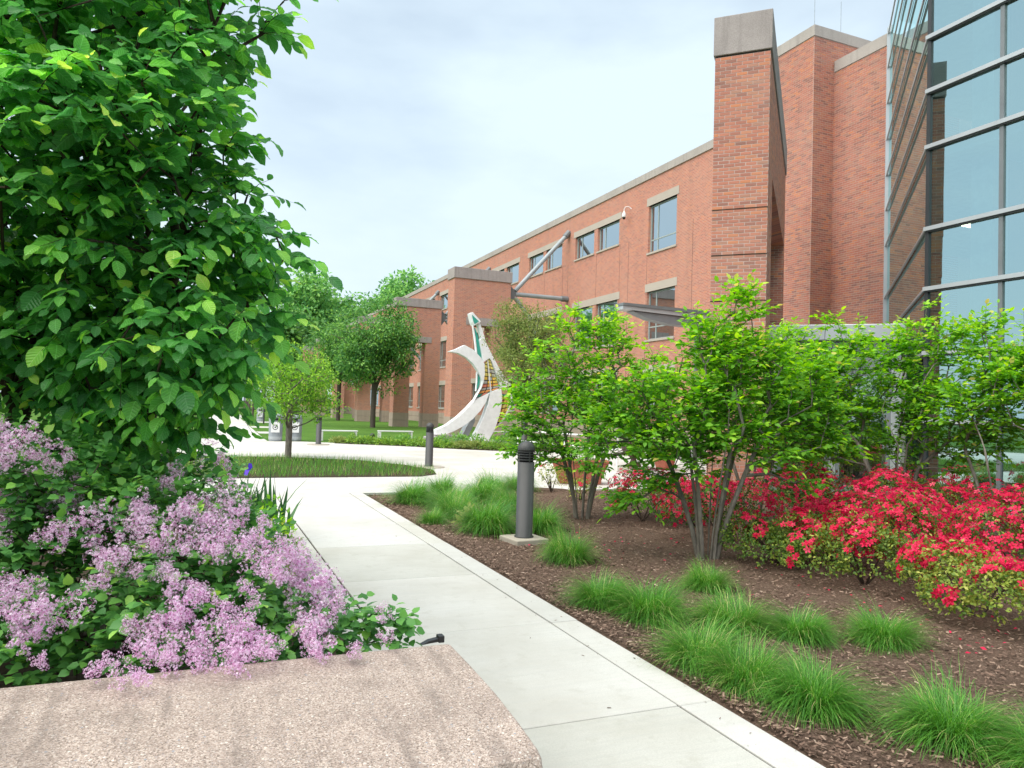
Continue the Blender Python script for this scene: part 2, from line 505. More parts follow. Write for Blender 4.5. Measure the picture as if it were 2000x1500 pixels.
M['aluminium'] = m_plain('aluminium_frame', (0.46, 0.49, 0.52), 0.4, 0.25, 0.5, 0.06, 2)
M['mullion'] = m_plain('mullion_paint', (0.44, 0.475, 0.50), 0.38, 0.2, 0.5, 0.06, 2)
M['mullion_dark'] = m_plain('mullion_gasket', (0.035, 0.04, 0.045), 0.5, 0, 0.4)
M['window_frame'] = m_plain('window_frame_paint', (0.33, 0.38, 0.37), 0.45, 0.1, 0.4, 0.08, 3)
M['grey_panel'] = m_plain('grey_panel_paint', (0.22, 0.245, 0.27), 0.5, 0.1, 0.4, 0.08, 2)
M['roof_membrane'] = m_plain('roof_membrane', (0.42, 0.42, 0.41), 0.8)
M['white_paint'] = m_plain('white_paint', (0.74, 0.75, 0.75), 0.45, 0, 0.4, 0.05, 5)
M['sculpt_metal'] = m_plain('brushed_metal', (0.80, 0.815, 0.83), 0.45, 0.0, 0.5, 0.08, 5)
M['sculpt_edge'] = m_plain('brushed_metal_dark', (0.36, 0.38, 0.4), 0.4, 0.5, 0.5, 0.1, 5)
M['mosaic'] = m_tinted('mosaic_glass', [(0, (0.02, 0.25, 0.17)), (0.12, (0.05, 0.36, 0.28)), (0.24, (0.75, 0.24, 0.17)), (0.36, (0.78, 0.36, 0.12)), (0.5, (0.82, 0.55, 0.1)), (0.66, (0.80, 0.70, 0.2)), (0.8, (0.45, 0.45, 0.42)), (0.9, (0.05, 0.05, 0.05))], 0.2, 0.6, 'CONSTANT')
M['lead'] = m_plain('lead_came', (0.045, 0.03, 0.022), 0.5, 0.2, 0.4)
M['pane'] = m_glass('window_glass', (0.30, 0.40, 0.40), (0.82, 0.95, 1.0), 0.55, 1.0)
M['curtain_pane'] = m_glass('curtain_glass', (0.50, 0.66, 0.68), (0.70, 0.96, 0.96), 0.56, 1.0)
M['interior'] = m_plain('interior_plaster', (0.42, 0.46, 0.46), 0.8)
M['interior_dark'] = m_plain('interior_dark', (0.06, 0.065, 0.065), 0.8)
M['wood_panel'] = m_plain('wood_panel', (0.16, 0.085, 0.06), 0.6, 0, 0.3, 0.25, 4)
M['blind'] = m_plain('roller_blind', (0.5, 0.58, 0.55), 0.9)
M['lamp'] = m_emit('ceiling_lamp', (1.0, 0.86, 0.62), 2.5)
M['terracotta'] = m_plain('terracotta', (0.36, 0.125, 0.085), 0.8, 0, 0.2, 0.25, 8, 0.3)
M['urn'] = m_plain('cast_iron_urn', (0.085, 0.05, 0.042), 0.6, 0.1, 0.4, 0.25, 8)
M['bin'] = m_plain('bin_grey', (0.27, 0.30, 0.33), 0.5, 0, 0.4, 0.06, 4)
M['bin_band'] = m_plain('bin_band', (0.38, 0.41, 0.43), 0.5, 0, 0.4)
M['black'] = m_plain('black_plastic', (0.014, 0.014, 0.015), 0.45, 0, 0.5)
M['banner'] = m_plain('banner_white', (0.66, 0.74, 0.78), 0.7)
M['bark'] = m_bark('bark_brown', (0.085, 0.062, 0.048))
M['bark_grey'] = m_bark('bark_grey', (0.24, 0.22, 0.19))
M['bark_far'] = m_bark('bark_far', (0.12, 0.10, 0.085))
M['leaf_near'] = m_leaf('leaf_witch_hazel', [(0, (0.049, 0.189, 0.062)), (0.4, (0.091, 0.32, 0.078)), (0.7, (0.198, 0.563, 0.091)), (0.9, (0.488, 0.85, 0.122)), (1.0, (0.824, 0.85, 0.184))], 0.46, 0.36, 0.5, True)
M['leaf_lilac'] = m_leaf('leaf_lilac', [(0, (0.051, 0.171, 0.051)), (0.5, (0.111, 0.31, 0.077)), (0.85, (0.224, 0.513, 0.096)), (1, (0.428, 0.726, 0.128))], 0.28, 0.45, 0.35)
M['leaf_shrub'] = m_leaf('leaf_dogwood', [(0, (0.055, 0.188, 0.029)), (0.4, (0.125, 0.34, 0.038)), (0.75, (0.287, 0.58, 0.051)), (0.93, (0.496, 0.725, 0.073)), (1, (0.601, 0.522, 0.145))], 0.42, 0.5, 0.3)
M['leaf_small'] = m_leaf('leaf_small_tree', [(0, (0.071, 0.197, 0.039)), (0.5, (0.178, 0.393, 0.056)), (1, (0.429, 0.714, 0.09))], 0.38, 0.55, 0.25)
M['leaf_maple'] = m_leaf('leaf_maple', [(0, (0.039, 0.139, 0.046)), (0.5, (0.107, 0.278, 0.068)), (1, (0.278, 0.512, 0.107))], 0.32, 0.5, 0.3)
M['leaf_far'] = m_leaf('leaf_far_trees', [(0, (0.082, 0.229, 0.082)), (0.5, (0.175, 0.403, 0.12)), (1, (0.374, 0.643, 0.175))], 0.3, 0.6, 0.2)
M['leaf_far_bright'] = m_leaf('leaf_far_bright', [(0, (0.057, 0.2, 0.029)), (0.5, (0.129, 0.358, 0.043)), (1, (0.229, 0.486, 0.064))], 0.3, 0.6, 0.2)
M['leaf_haw'] = m_leaf('leaf_hawthorn', [(0, (0.09, 0.15, 0.045)), (0.5, (0.20, 0.28, 0.08)), (1, (0.36, 0.40, 0.14))], 0.36, 0.6, 0.2)
M['leaf_azalea'] = m_leaf('leaf_azalea', [(0, (0.025, 0.063, 0.018)), (0.45, (0.098, 0.19, 0.032)), (0.8, (0.299, 0.38, 0.057)), (1, (0.506, 0.506, 0.127))], 0.28, 0.5, 0.3)
M['leaf_cover'] = m_leaf('leaf_ground_cover', [(0, (0.072, 0.156, 0.048)), (0.5, (0.156, 0.312, 0.054)), (1, (0.312, 0.48, 0.084))], 0.3, 0.6, 0.2)
M['grass_clump'] = m_leaf('grass_blade', [(0, (0.035, 0.124, 0.025)), (0.4, (0.09, 0.289, 0.038)), (0.8, (0.193, 0.456, 0.062)), (0.93, (0.359, 0.58, 0.11)), (1.0, (0.635, 0.552, 0.276))], 0.32, 0.42, 0.4)
M['iris_leaf'] = m_leaf('iris_blade', [(0, (0.03, 0.10, 0.035)), (1, (0.085, 0.23, 0.07))], 0.25, 0.42, 0.35)
M['lilac_flower'] = m_leaf('lilac_petal', [(0, (0.42, 0.10, 0.29)), (0.25, (0.60, 0.33, 0.54)), (0.6, (0.75, 0.56, 0.735)), (1, (0.86, 0.76, 0.86))], 0.34, 0.6, 0.2)
M['azalea_flower'] = m_leaf('azalea_petal', [(0, (0.30, 0.003, 0.025)), (0.4, (0.60, 0.007, 0.058)), (0.75, (0.78, 0.02, 0.105)), (1, (0.83, 0.09, 0.18))], 0.3, 0.5, 0.25)
M['iris_flower'] = m_leaf('iris_petal', [(0, (0.07, 0.03, 0.42)), (1, (0.16, 0.08, 0.62))], 0.3, 0.5, 0.2)
M['planter_flower'] = m_leaf('begonia_petal', [(0, (0.65, 0.06, 0.08)), (1, (0.8, 0.35, 0.3))], 0.3, 0.5, 0.2)
# ------------------------------------------------------------------ the ground
rng = np.random.default_rng(7)
random.seed(7)

def sheet(name, poly, z, mat, parent=None):
    m = MB(); m.add([(x, y, z) for x, y in poly], [tuple(range(len(poly)))])
    o = m.build(name, mat, parent)
    if parent is None: o['kind'] = 'structure'
    return o

sheet('ground', [(-900, -300), (900, -300), (900, 1500), (-900, 1500)], -0.06, M['ground'])
sheet('lawn', [(2.36, 29.9), (3.6, 29.75), (4.4, 29.2), (13.0, 29.2), (13.0, 27), (19.45, 27), (19.45, 122), (2.6, 122)], -0.006, M['lawn'])
sheet('lawn', [(-45, 31.2), (0.48, 31.2), (0.7, 122), (-45, 122)], -0.006, M['lawn'])

YJ = [-3.2, -1.5, 0.12, 1.72, 3.3, 4.87, 6.47, 8.04, 9.58, 11.1, 12.9]
path = sheet('path', [(0.93, -3.2), (2.62, -3.2), (2.62, 12.9), (0.93, 12.9)], -0.012, M['joint'])
tag(path, kind='structure')
def slab_part(name, x0, x1, y0, y1, mat, parent, z0=-0.05, z1=0.0):
    return MB().box((x0, y0, z0), (x1, y1, z1)).build(name, mat, parent, bevel=0.004, seg=1)
for a, b in zip(YJ[:-1], YJ[1:]):
    mt = M['concrete_white'] if a > 8 else M['concrete']
    for x0, x1 in ((0.93, 1.156), (1.172, 2.392), (2.408, 2.62)):
        dz = random.uniform(-0.0015, 0.0015)
        slab_part('slab', x0, x1, a + 0.003, b - 0.003, mt, path, -0.05, dz)

plaza = sheet('plaza', [(-16, 12.9), (22, 12.9), (22, 31.2), (-16, 31.2)], -0.014, M['joint'])
xs = [-16, -12.3, -9.2, -6.1, -3.0, -0.2, 2.86, 5.95, 9.05, 12.1, 15.2, 18.3, 22]
ysl = [12.9, 15.55, 18.6, 21.7, 24.8, 27.9, 31.2]
for i in range(len(xs) - 1):
    for j in range(len(ysl) - 1):
        slab_part('slab', xs[i] + 0.004, xs[i + 1] - 0.004, ysl[j] + 0.003, ysl[j + 1] - 0.003, M['concrete_white'], plaza, -0.05, -0.008 + random.uniform(-0.001, 0.001))
far_path = sheet('far_path', [(0.5, 31.2), (2.35, 31.2), (3.9, 122), (0.75, 122)], -0.013, M['joint'])
for k in range(24):
    y0 = 31.2 + k * 1.55; y1 = y0 + 1.545
    slab_part('slab', 0.5, 2.35 + (y0 - 31) * 0.018, y0, y1, M['concrete_white'], far_path, -0.05, 0.0)
slab_part('slab', 0.6, 3.6, 31.2 + 24 * 1.55, 122, M['concrete_white'], far_path, -0.05, 0.0)
for k, (ya, yb, xb) in enumerate([(36.5, 38.6, 3.3), (44.0, 46.3, 4.2), (54, 57, 5.2)]):
    o = MB().box((2.5 + k * 0.15, ya, -0.05), (xb, yb, 0.002)).build('side_path', M['concrete_white']); o['kind'] = 'structure'

def far_edge(x):
    return float(np.interp(x, [2.6, 2.9, 5.9, 7.2, 9.3, 12.0], [12.42, 12.44, 13.3, 12.6, 11.2, 9.3]))
def bed(name, x0, x1, y0, yfun, mat, nx, ny, amp=0.03, seed=1):
    r = np.random.default_rng(seed)
    m = MB(); vs = []
    for i in range(nx + 1):
        x = x0 + (x1 - x0) * i / nx; y1 = yfun(x)
        for j in range(ny + 1):
            edge = min(i, nx - i, j, ny - j)
            z = -0.006 + (amp * r.random() if edge > 0 else -0.004)
            vs.append((x, y0 + (y1 - y0) * j / ny, z))
    fs = [(i * (ny + 1) + j, (i + 1) * (ny + 1) + j, (i + 1) * (ny + 1) + j + 1, i * (ny + 1) + j + 1) for i in range(nx) for j in range(ny)]
    m.add(vs, fs)
    o = m.build(name, mat, smooth=True); o['kind'] = 'structure'
    return o
bed('mulch_bed', 2.63, 12.0, -3.0, far_edge, M['mulch'], 70, 110, 0.035, 3)
bed('lilac_bed', -9.0, 0.92, 3.2, lambda x: 12.6, M['soil'], 40, 40, 0.03, 5)
sheet('sculpture_bed', [(4.7, 28.6), (7.2, 27.0), (8.7, 25.5), (10.4, 24.4), (13.4, 24.6), (14.5, 29.5), (12, 32.8), (8.9, 32.6), (8.4, 30.2), (4.9, 29.3)], 0.006, M['soil'])
sheet('grass_bed', [(-4.0, 15.62), (4.45, 15.65), (4.95, 16.1), (5.2, 17.2), (4.9, 18.6), (4.0, 20.2), (2.0, 21.4), (-4.0, 21.6)], 0.004, M['soil'])

# loose bark chips lying on the mulch: nobody could count them
def chips(n, seed):
    r = np.random.default_rng(seed)
    x = 2.64 + (r.random(n) ** 1.5) * 6.0
    y = 0.6 + r.random(n) ** 1.25 * 12.0
    yf = np.interp(x, [2.6, 2.9, 5.9, 7.2, 9.3, 12.0], [12.42, 12.44, 13.3, 12.6, 11.2, 9.3])
    sp = r.random(n) < 0.0016; x[sp] = 2.64 - np.abs(r.normal(0, .22, sp.sum()))      # a few spilled on the path
    k = y < yf - 0.02; x, y, sp = x[k], y[k], sp[k]; n = len(x)
    L = r.uniform(0.009, 0.038, n) * np.where(sp, .6, 1); tV = np.array([(-.5, -.16, 0), (.5, -.12, .02), (.46, .16, 0), (-.48, .13, .05), (0, 0, .14)])
    tT = np.array([(0, 1, 4), (1, 2, 4), (2, 3, 4), (3, 0, 4)])
    a = r.uniform(0, 2 * math.pi, n)
    d = np.stack([np.cos(a), np.sin(a), r.normal(0, .22, n)], -1); nn = np.stack([r.normal(0, .4, n), r.normal(0, .4, n), np.ones(n)], -1)
    P = np.stack([x, y, np.where(sp, 0.003, r.uniform(0.004, 0.034, n))], -1)
    V, T = scatter(tV, tT, frames(d, nn, L), P)
    ti = np.repeat(np.clip(r.beta(1.6, 2.2, n), 0, 1), 4)
    o = bpy.data.objects.new('mulch_chips', mesh_np('mulch_chips', V, T, ti, M['chips'])); link(o)
    tag(o, 'shredded brown bark chips lying all over the planting bed', 'mulch', kind='stuff')
chips(80000, 11)
def petals(n, seed):
    r = np.random.default_rng(seed)
    c = np.array([(4.6, 7.6), (5.2, 5.4), (5.0, 4.1), (4.2, 7.0), (5.0, 3.4)])[r.integers(0, 5, n)]
    xy = c + r.normal(0, 0.45, (n, 2)); P = np.concatenate([xy, np.full((n, 1), 0.045)], 1)
    d = np.stack([r.normal(0, 1, n), r.normal(0, 1, n), r.normal(0, .2, n)], -1); nn = np.stack([r.normal(0, .4, n), r.normal(0, .4, n), np.ones(n)], -1)
    V, T = scatter(*LEAF_SMALL, frames(d, nn, r.uniform(0.025, 0.045, n)), P)
    o = bpy.data.objects.new('fallen_petals', mesh_np('fallen_petals', V, T, np.repeat(r.random(n), len(LEAF_SMALL[1])), M['azalea_flower'])); link(o)
    tag(o, 'scattered fallen red petals on the dark mulch', 'petals', kind='stuff')
petals(90, 4)
# ------------------------------------------------------------------ brickwork helpers
BW, BH, JT = 0.203, 0.0677, 0.0125
def bw(mb, name, mat, root, **kw):
    lx, ly, lz = root.location
    mb.v = [(x - lx, y - ly, z - lz) for x, y, z in mb.v]
    return mb.build(name, mat, root, **kw)

_bm = {}
def brick_mesh(L):
    k = round(L, 4)
    if k not in _bm:
        m = MB()
        c = 0.002
        m.add([(0, 0.05, 0), (L, 0.05, 0), (L, 0.05, BH - JT), (0, 0.05, BH - JT), (0, c, 0), (L, c, 0), (L, c, BH - JT), (0, c, BH - JT),
               (c, 0, c), (L - c, 0, c), (L - c, 0, BH - JT - c), (c, 0, BH - JT - c)],
              [(4, 5, 1, 0), (5, 6, 2, 1), (6, 7, 3, 2), (7, 4, 0, 3), (4, 8, 9, 5), (5, 9, 10, 6), (6, 10, 11, 7), (7, 11, 8, 4), (8, 11, 10, 9)])
        _bm[k] = fixm(m.mesh('brick', M['brick_obj']))
    return _bm[k]
def fixm(me):
    import bmesh
    bm = bmesh.new(); bm.from_mesh(me); bmesh.ops.recalc_face_normals(bm, faces=bm.faces); bm.to_mesh(me); bm.free()
    return me

def courses(width, z0, z1):
    """(u, z, length) for a running bond filling a face"""
    out = []
    nrow = int((z1 - z0) / BH + 1e-6)
    for i in range(nrow):
        z = z0 + i * BH
        u = 0.0 if i % 2 == 0 else -BW / 2
        while u < width - 0.02:
            a = max(u, 0.0); b = min(u + BW, width)
            if b - a > 0.03: out.append((a, z, b - a - JT))
            u += BW
    return out

def joined_bricks(name, faces, parent, seed=1):
    """faces: (origin, udir, outward, width, z0, z1); one mesh of real bricks"""
    r = random.Random(seed); m = MB()
    for org, ud, nd, width, z0, z1, skip in faces:
        o = Vector(org); u = Vector(ud); n = Vector(nd)
        for a, z, L in courses(width, z0, z1):
            if z < skip: continue
            p = o + u * a + Vector((0, 0, z)); q = p + u * L; h = Vector((0, 0, BH - JT))
            pr = n * r.uniform(0.004, 0.006)
            v = [p, q, q + h, p + h, p + pr, q + pr, q + h + pr, p + h + pr]
            m.add(v, [(4, 5, 6, 7), (0, 1, 5, 4), (1, 2, 6, 5), (2, 3, 7, 6), (3, 0, 4, 7)], r.random())
    ob = bw(m, name, M['brick_att'], parent) if parent else m.build(name, M['brick_att'])
    fix_normals(ob); ob['kind'] = 'stuff'
    return ob

# ------------------------------------------------------------------ the long brick hall
XF = 19.5
hall = thing('brick_hall', 'long three storey red brick hall with stone cornice behind the sculpture', 'building', (XF, 24.0, 0))
wins = []      # y0, y1, z0, z1, transom
for k in range(10):
    c = 35.3 + 6.58 * k
    for a, b in ((c - 2.42, c - 0.17), (c + 0.23, c + 2.45)):
        wins += [(a, b, 10.2, 11.5, False), (a, b, 5.0, 7.32, True), (a, b, 1.35, 3.4, True)]
wins += [(27.85, 30.15, 9.2, 11.5, True), (27.85, 30.15, 5.0, 7.32, True), (27.85, 30.15, 1.35, 3.4, True)]
YA, YB, ZT = 17.9, 118.0, 12.82
ysu = sorted({YA, YB} | {w[0] for w in wins} | {w[1] for w in wins}); zsu = sorted({0.0, ZT} | {w[2] for w in wins} | {w[3] for w in wins})
m = MB()
for y0, y1 in zip(ysu[:-1], ysu[1:]):
    for z0, z1 in zip(zsu[:-1], zsu[1:]):
        yc, zc = (y0 + y1) / 2, (z0 + z1) / 2
        if any(w[0] < yc < w[1] and w[2] < zc < w[3] for w in wins): continue
        m.add([(XF, y0, z0), (XF, y1, z0), (XF, y1, z1), (XF, y0, z1)], [(0, 3, 2, 1)])
for a, b, c, d, _ in wins:      # reveals
    q = 0.2
    for p in (((a, c), (a, d)), ((b, d), (b, c)), ((a, d), (b, d)), ((b, c), (a, c))):
        (ya, za), (yb, zb) = p
        m.add([(XF, ya, za), (XF, yb, zb), (XF + q, yb, zb), (XF + q, ya, za)], [(0, 1, 2, 3)])
bw(m, 'wall', M['brick_wall'], hall)
bw(MB().box((XF - 0.06, YA, ZT), (XF + 0.6, YB, 13.18)), 'cornice', M['cornice'], hall)
bw(MB().box((XF + 0.6, YA, 12.6), (XF + 12, YB, 12.9)), 'roof', M['roof_membrane'], hall)
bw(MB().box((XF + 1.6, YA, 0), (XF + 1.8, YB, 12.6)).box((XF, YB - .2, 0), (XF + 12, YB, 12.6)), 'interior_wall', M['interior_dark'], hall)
for z in (4.1, 8.3):
    bw(MB().box((XF + 0.21, YA, z), (XF + 1.6, YB, z + 0.25)), 'floor_slab', M['interior'], hall)
bw(MB().box((XF - 0.05, 25.0, 0.0), (XF - 0.002, YB, 0.95)), 'base_course', M['plinth'], hall)
bw(MB().box((XF - 0.015, 25.0, 0.48), (XF - 0.051, YB, 0.50)), 'base_joint', M['joint'], hall)
for wi, (a, b, c, d, tr) in enumerate(wins):
    if a > 95: continue
    F = 0.07; x0, x1 = XF + 0.13, XF + 0.19
    fm = MB(); fm.box((x0, a, c), (x1, a + F, d)).box((x0, b - F, c), (x1, b, d)).box((x0, a + F, c), (x1, b - F, c + F)).box((x0, a + F, d - F), (x1, b - F, d))
    ym = b - (b - a) * 0.27
    fm.box((x0 + .004, ym - .03, c + F), (x1 - .004, ym + .03, d - F))
    zt = c + 0.62
    if tr: fm.box((x0 + .008, a + F, zt - .03), (x1 - .008, ym - .03, zt + .03)).box((x0 + .008, ym + .03, zt - .03), (x1 - .008, b - F, zt + .03))
    w = bw(fm, 'window', M['window_frame'], hall)
    zz = [c + F, d - F] if not tr else [c + F, zt, d - F]
    for ya, yb in ((a + F, ym), (ym, b - F)):
        for za, zb in zip(zz[:-1], zz[1:]):
            pm = MB(); xp = XF + 0.16
            pm.add([(xp, ya, za), (xp, yb, za), (xp, yb, zb), (xp, ya, zb)], [(0, 3, 2, 1)])
            pm.v = [(x - XF, y - 24.0, z) for x, y, z in pm.v]
            pm.build('pane', M['pane'], w)
    if tr and random.random() < 0.6:
        bm_ = MB().box((XF + 0.24, a + .05, d - random.uniform(0.5, 1.2)), (XF + 0.26, b - .05, d - .02)); bm_.v = [(x - XF, y - 24.0, z) for x, y, z in bm_.v]
        bm_.build('blind', M['blind'], w)
    sm = MB().box((XF - 0.06, a - 0.05, c - 0.09), (XF + 0.2, b + 0.05, c - 0.001)); sm.v = [(x - XF, y - 24.0, z) for x, y, z in sm.v]
    sm.build('sill', M['lintel'], w)
for k in range(10):
    c = 35.3 + 6.58 * k
    for z0, z1 in ((11.5, 11.84), (7.32, 7.7), (3.4, 3.78)):
        bw(MB().box((XF - 0.02, c - 2.62, z0), (XF + 0.15, c + 2.65, z1)), 'lintel', M['lintel'], hall)
for z0, z1 in ((11.5, 11.88), (7.32, 7.7), (3.4, 3.78)):
    bw(MB().box((XF - 0.02, 27.7, z0), (XF + 0.15, 30.3, z1)), 'lintel', M['lintel'], hall)
for y in (26.6, 30.2, 31.9, 32.75, 35.2, 38.6, 39.3, 41.8, 45.2):
    bw(MB().box((XF - 0.004, y, 1.0), (XF + 0.01, y + 0.014, 9.0 if 27 < y < 31 else 10.1)), 'control_joint', M['joint'], hall)

# ------------------------------------------------------------------ brick pylons braced to the hall
def make_pylon():
    t = thing('brick_pylon', 'x', 'pylon', (0, 0, 0))
    g = 0.98
    m = MB().box((0, 0, g), (1.1, 1.1, 6.05)).box((2.2, 0, g), (3.3, 1.1, 6.05)).box((0, 0, 6.05), (3.3, 1.1, 8.54))
    m.build('brick_shaft', M['brick_wall'], t)
    for x in (0, 2.2):
        MB().box((x - .02, -.02, -.05), (x + 1.12, 1.12, 0.46)).box((x - .02, -.02, 0.475), (x + 1.12, 1.12, g)).build('plinth', M['plinth'], t)
    MB().box((-.06, -.06, 8.54), (3.36, 1.16, 9.14)).build('cap_stone', M['cap'], t, bevel=0.015)
    MB().box((0.72, -.03, 6.03), (2.62, 0.2, 6.45)).build('lintel', M['cap'], t)
    hub = (3.62, 0.55, 8.03)
    MB().prism([(3.3, 8.45), (3.52, 8.45), (3.82, 8.15), (3.82, 7.92), (3.5, 7.45), (3.3, 7.35)], 0.5, 0.6).build('bracket', M['strut_dark'], t)
    wx = XF - 12.35
    for z in (12.0, 8.03, 3.9):
        dx, dz = wx - hub[0], z - hub[2]
        a = (hub[0] + dx * 0.05, 0.55, hub[2] + dz * 0.05)
        st = MB().tube([a, (wx - 0.3 * dx / math.hypot(dx, dz), 0.55, z - 0.3 * dz / math.hypot(dx, dz))], 0.125, 12).build('strut', M['strut'], t, smooth=False)
        MB().tube([(wx - 0.42 * dx / math.hypot(dx, dz), 0.55, z - 0.42 * dz / math.hypot(dx, dz)), (wx - 0.02, 0.55, z)], 0.17, 10).build('end_shoe', M['strut_dark'], st)
    return t
pyl_labels = ['tall brick pylon with pale cap standing right behind the white sculpture', 'brick pylon with grey cap between the sculpture and the lawn maple',
              'third brick pylon from the sculpture, mostly behind the lawn maple crown', 'fourth brick pylon from the sculpture, seen between the two lawn trunks',
              'fifth brick pylon from the sculpture, small and far along the lawn', 'farthest brick pylon at the end of the long hall']
p0 = make_pylon()
for i, y in enumerate((38.0, 51.0, 64.0, 77.0, 90.0, 103.0)):
    if i == 0:
        o = p0; o.location = (12.35, y, 0); o['label'] = pyl_labels[0]; o['group'] = 'brick pylons along the hall'
    else:
        dup(p0, (12.35, y, 0), 0, pyl_labels[i], 'brick pylons along the hall')

# ------------------------------------------------------------------ the tall corner fin, turned 45 degrees
fin = thing('brick_fin', 'tall freestanding brick fin with grey granite cap nearest the entrance', 'brick fin', (9.66, 10.88, 0), math.radians(-45))
W = 1.022; LEN = 7.9
ZS = [0.0, BH * 55, BH * 68, BH * 81, BH * 125]
segs = [(ZS[0], ZS[1], 0.0), (ZS[1], ZS[2], 0.014), (ZS[2], ZS[3], 0.028), (ZS[3], ZS[4], 0.042)]
def m_brick_local():
    t = NT('brick_wall_turned')
    tc = t.new('ShaderNodeTexCoord'); sp = t.new('ShaderNodeSeparateXYZ'); t.link(tc.outputs['Object'], sp.inputs[0])
    cb = t.new('ShaderNodeCombineXYZ'); t.link(t.math('ADD', sp.outputs['X'], sp.outputs['Y']), cb.inputs['X']); t.link(sp.outputs['Z'], cb.inputs['Y'])
    bt = t.new('ShaderNodeTexBrick'); bt.inputs['Scale'].default_value = 1.0
    bt.inputs['Brick Width'].default_value = BW; bt.inputs['Row Height'].default_value = BH; bt.inputs['Mortar Size'].default_value = 0.005
    bt.inputs['Color1'].default_value = (0, 0, 0, 1); bt.inputs['Color2'].default_value = (1, 1, 1, 1); bt.inputs['Mortar'].default_value = (.5, .5, .5, 1)
    t.link(cb.outputs[0], bt.inputs['Vector'])
    c = t.mix(bt.outputs['Fac'], t.ramp(bt.outputs['Color'], BRICKS), (0.52, 0.41, 0.35))
    return t.base(c, 0.9, 0, 0.15)
M['brick_turned'] = m_brick_local()
core = MB()
for z0, z1, off in segs:
    core.box((-W, -off + 0.012, z0), (0, 1.3, z1))
core.box((-W, 1.3, 6.4), (0, LEN, 8.47)).box((-W, LEN - 0.35, 0), (0, LEN, 6.4)).box((-W, 1.3, 0), (-0.8, LEN - 0.35, 4.35))
core.build('shaft', M['brick_turned'], fin)
mbed = MB()
for z0, z1, off in segs: mbed.box((-W + .004, -off + 0.0045, z0 + .006), (-.004, -off + 0.011, z1 - .001))
for z in ZS[1:4]:  # shadow line under each ledge, painted as a dark strip in the joint colour
    k = ZS.index(z); MB().box((-W - .001, -0.014 * (k - 1) - .004, z - .011), (.001, 0.05, z + .001)).build('ledge_shadow_strip', M['joint'], fin)
mbed.build('mortar_bed', M['mortar'], fin)
MB().box((-W + .02, 1.3, 4.35), (-0.82, LEN - 0.35, 6.4)).build('grey_infill', M['interior'], fin)
MB().box((-W + 0.015, -0.03, 8.46), (-0.015, LEN, 8.50)).build('shadow_joint', M['joint'], fin)
MB().box((-W - 0.03, -0.065, 8.50), (0.03, LEN + 0.02, 9.26)).build('granite_cap', M['cap'], fin, bevel=0.012)
cnt = 0
rest = []
for z0, z1, off in segs:
    for u, z, L in courses(W, z0, z1):
        if 2.85 <= z and cnt < 300:
            b = bpy.data.objects.new('brick', brick_mesh(L)); link(b, fin)
            b.location = (-W + u + JT / 2, -off + random.uniform(-0.0015, 0.0015), z + JT / 2)
            cnt += 1
        else:
            rest.append((u, z, L, off))
m = MB(); r_ = random.Random(5)
for u, z, L, off in rest:
    m.box((-W + u + JT / 2, -off, z + JT / 2), (-W + u + JT / 2 + L, -off + 0.04, z + BH - JT / 2), r_.random())
o = m.build('bricks', M['brick_att'], fin); o['kind'] = 'stuff'

# ------------------------------------------------------------------ stepped stair tower behind the fin
tower = thing('brick_stair_tower', 'tall stepped brick stair tower with stone coping beside the glass wall', 'tower', (17.16, 15.37, 0))
bw(MB().box((17.16, 17.4, 0), (22.5, 21.3, 13.48)), 'mortar_core', M['mortar'], tower)
bw(MB().box((18.0, 15.37, 0), (22.5, 17.402, 12.47)), 'lower_core', M['mortar'], tower)
bw(MB().box((17.16 - .03, 17.4 - .03, 13.48), (22.5, 21.3, 13.82)), 'coping', M['cornice'], tower)
bw(MB().box((18.0 - .03, 15.37 - .03, 12.47), (22.5, 17.4 - .035, 12.82)), 'lower_coping', M['cornice'], tower)
FAC = [((17.16, 17.4 + 3.9, 0), (0, -1, 0), (-1, 0, 0), 3.9, 0, 13.48, 2.4),
       ((17.16, 17.4, 0), (1, 0, 0), (0, -1, 0), 4.0, 0, 13.48, 2.4),
       ((18.0, 17.4, 0), (0, -1, 0), (-1, 0, 0), 2.03, 0, 12.47, 2.4),
       ((18.0, 15.37, 0), (1, 0, 0), (0, -1, 0), 3.0, 0, 12.47, 2.4)]
cnt = 0; keep = []
for fi, (org, ud, nd, width, z0, z1, skip) in enumerate(FAC):
    if fi == 2:
        rz = math.atan2(ud[1], ud[0])
        cs = courses(width, z0, z1); rows = sorted({round(q_[1], 4) for q_ in cs if q_[1] >= 3.3})[:26]
        for a, z, L in cs:
            if round(z, 4) in rows:
                b = bpy.data.objects.new('brick', brick_mesh(L)); link(b, tower)
                p = Vector(org) + Vector(ud) * (a + JT / 2) + Vector(nd) * 0.005
                b.location = (p.x - 17.16, p.y - 15.37, z); b.rotation_euler = (0, 0, rz); cnt += 1; ztop = z
        keep.append((org, ud, nd, width, z0, z1, ztop + BH * 0.5))
    else: keep.append((org, ud, nd, width, z0, z1, skip))
joined_bricks('bricks', keep, tower, 9)
for x, y, z, h in ((17.2, 17.45, 13.8, 1.15), (18.35, 17.5, 13.8, 1.1), (17.25, 19.6, 13.8, 1.1)):
    bw(MB().tube([(x, y, z), (x, y, z + h)], 0.008, 5), 'lightning_rod', M['strut'], tower)

